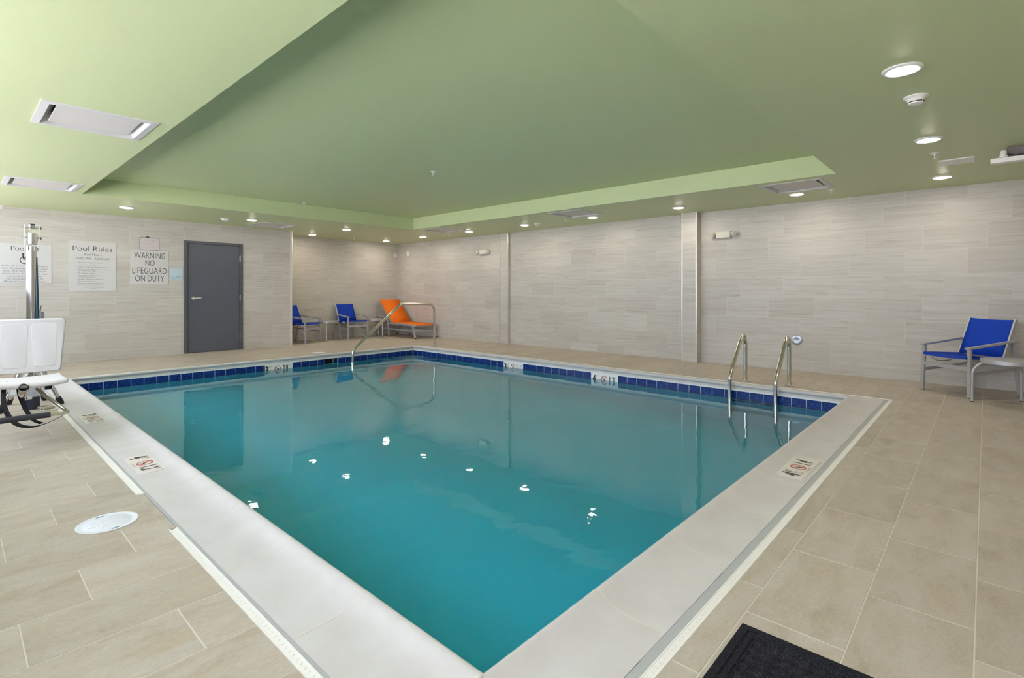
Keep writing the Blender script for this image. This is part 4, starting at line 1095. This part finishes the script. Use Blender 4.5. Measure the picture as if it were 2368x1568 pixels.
for s in (1, -1):
    pl = ring_pts(.073, .084, .515, .885, .020); q = MB(); vs = []
    for (dy, sc_) in ((-.0330, 1.0), (-.0355, .985), (-.0360, .95)):
        for (x, z) in pl: vs.append((sx0 + .018 + s * .094 + x * sc_, yb + dy + (z - .47) * .12, .70 + (z - .70) * sc_))
    m_ = len(pl)
    q.add(vs, [tuple(range(2 * m_, 3 * m_))] + [(i * m_ + k, i * m_ + (k + 1) % m_, (i + 1) * m_ + (k + 1) % m_, (i + 1) * m_ + k) for i in range(2) for k in range(m_)])
    q.build('back_panel', 'seat_plastic', back)
MB().tube([(sx0 + .03, yb + .075, .40), (sx0 + .03, yb + .075, .62)], .014, 12).build('back_post', 'steel', t)
# footrest loop with a foam grip
fx0, fx1, fy, fz = sx0 - .245, sx0 + .165, sy0 - .44, .240
loop = bend([(sx0 + .03, sy0 - .03, .385), (sx0 + .06, sy0 - .12, .345), (fx1, fy + .07, fz + .005), (fx1 + .005, fy, fz), (fx0, fy, fz)], .07, 6)
MB().tube(loop, .0135, 14).build('footrest_tube', 'steel', t)
MB().tube([(fx0 + .035, fy, fz), (sx0 + .068, fy, fz)], .0215, 16).build('foam_grip', 'black_foam', t)
MB().box(sx0 + .03, sx0 + .05, sy0 - .05, sy0 + .02, .365, .425, .003).build('footrest_bracket', 'steel', t)
MB().tube([(sx0 + .075, sy0 - .04, .402), (sx0 + .115, sy0 - .04, .40)], .030, 6).build('belt_anchor', 'black_strap', t)
# safety belt: two flat straps hanging to the floor
def ribbon(pts, w_, name, side=(1, 0, 0)):
    q = MB(); vs, fs = [], []; P = bend(pts, .09, 6)
    for i, p in enumerate(P):
        tw = i / (len(P) - 1); sd = Vector((math.cos(1.2 * math.sin(tw * 3.0)), .5 * math.sin(1.2 * math.sin(tw * 3.0)), .5 * math.sin(tw * 6.0))).normalized() if side is None else Vector(side).normalized()
        vs += [p - sd * w_ / 2, p + sd * w_ / 2]
    for i in range(len(P) - 1): fs.append((2 * i, 2 * i + 1, 2 * i + 3, 2 * i + 2))
    q.add(vs, fs); o_ = q.build(name, 'black_strap', t, fix=False); md_ = o_.modifiers.new('thickness', 'SOLIDIFY'); md_.thickness = .003; md_.offset = 0
ribbon([(sx0 - .150, sy0 + .02, .455), (sx0 - .165, sy0 - .02, .36), (sx0 - .155, sy0 - .06, .24), (sx0 - .10, sy0 - .10, .135), (sx0 - .01, sy0 - .13, .098), (sx0 + .09, sy0 - .10, .115), (sx0 + .18, sy0 - .04, .145)], .036, 'belt', (.72, -.5, .42))
ribbon([(sx0 - .075, sy0 + .02, .45), (sx0 - .075, sy0 - .02, .36), (sx0 - .045, sy0 - .06, .25), (sx0 + .0, sy0 - .09, .15), (sx0 + .05, sy0 - .10, .118)], .030, 'belt', (.85, -.45, .25))
# hand control lying beside the mast, with its cable
t = tag(empty('hand_control', (.655, 6.86, 0), .35), 'beige hand control lying on the floor at the pool lift base', 'remote control')
MB().box(-.048, .048, -.062, .062, .001, .024, .006).build('case', 'beige_plastic', t)
for i in range(2):
    for j in range(2): MB().box(-.026 + .03 * i, -.010 + .03 * i, -.01 + .03 * j, .008 + .03 * j, .0235, .0265, .001).build('button', 'print_grey', t)
c = bend([(-.05, -.02, .012), (-.10, -.09, .012), (-.02, -.15, .006), (.10, -.10, .006), (.085, .03, .006), (.03, .10, .006), (-.07, .13, .03), (-.14, .08, .15)], .06, 6)
MB().tube(c, .0042, 8).build('cable', 'white_plastic', t)

# ================================================================== FLOOR MAT
t = tag(empty('floor_mat', (1.27, .225, 0)), 'black ribbed carpet mat lying on the deck tiles', 'mat')
mx0, mx1, my0, my1 = -.60, .597, -.40, .400
MB().box(mx0, mx1, my0, my1, .0003, .006, .002).build('backing', 'black_rubber', t)
q = MB(); NX, NY = 300, 200; vs, fs = [], []
def mat_h(x, y):
    e = min(x - mx0, mx1 - x, y - my0, my1 - y)
    h = .0125 if e > .004 else .006
    for g0 in (.034, .058):
        if abs(e - g0) < .0055: h -= .0065 * (1 - (abs(e - g0) / .0055) ** 2)
    if e > .066:
        u, v = (x + y) / .045, (x - y) / .045
        h += .0055 * math.sin(math.pi * u) * math.sin(math.pi * v) - .001
    return h
for j in range(NY + 1):
    for i in range(NX + 1):
        x, y = mx0 + (mx1 - mx0) * i / NX, my0 + (my1 - my0) * j / NY
        vs.append((x, y, mat_h(x, y) if 0 < i < NX and 0 < j < NY else .004))
for j in range(NY):
    for i in range(NX): o_ = j * (NX + 1) + i; fs.append((o_, o_ + 1, o_ + NX + 2, o_ + NX + 1))
q.add(vs, fs); q.build('carpet_face', 'mat_carpet', t, fix=False)
bpy.context.view_layer.update()
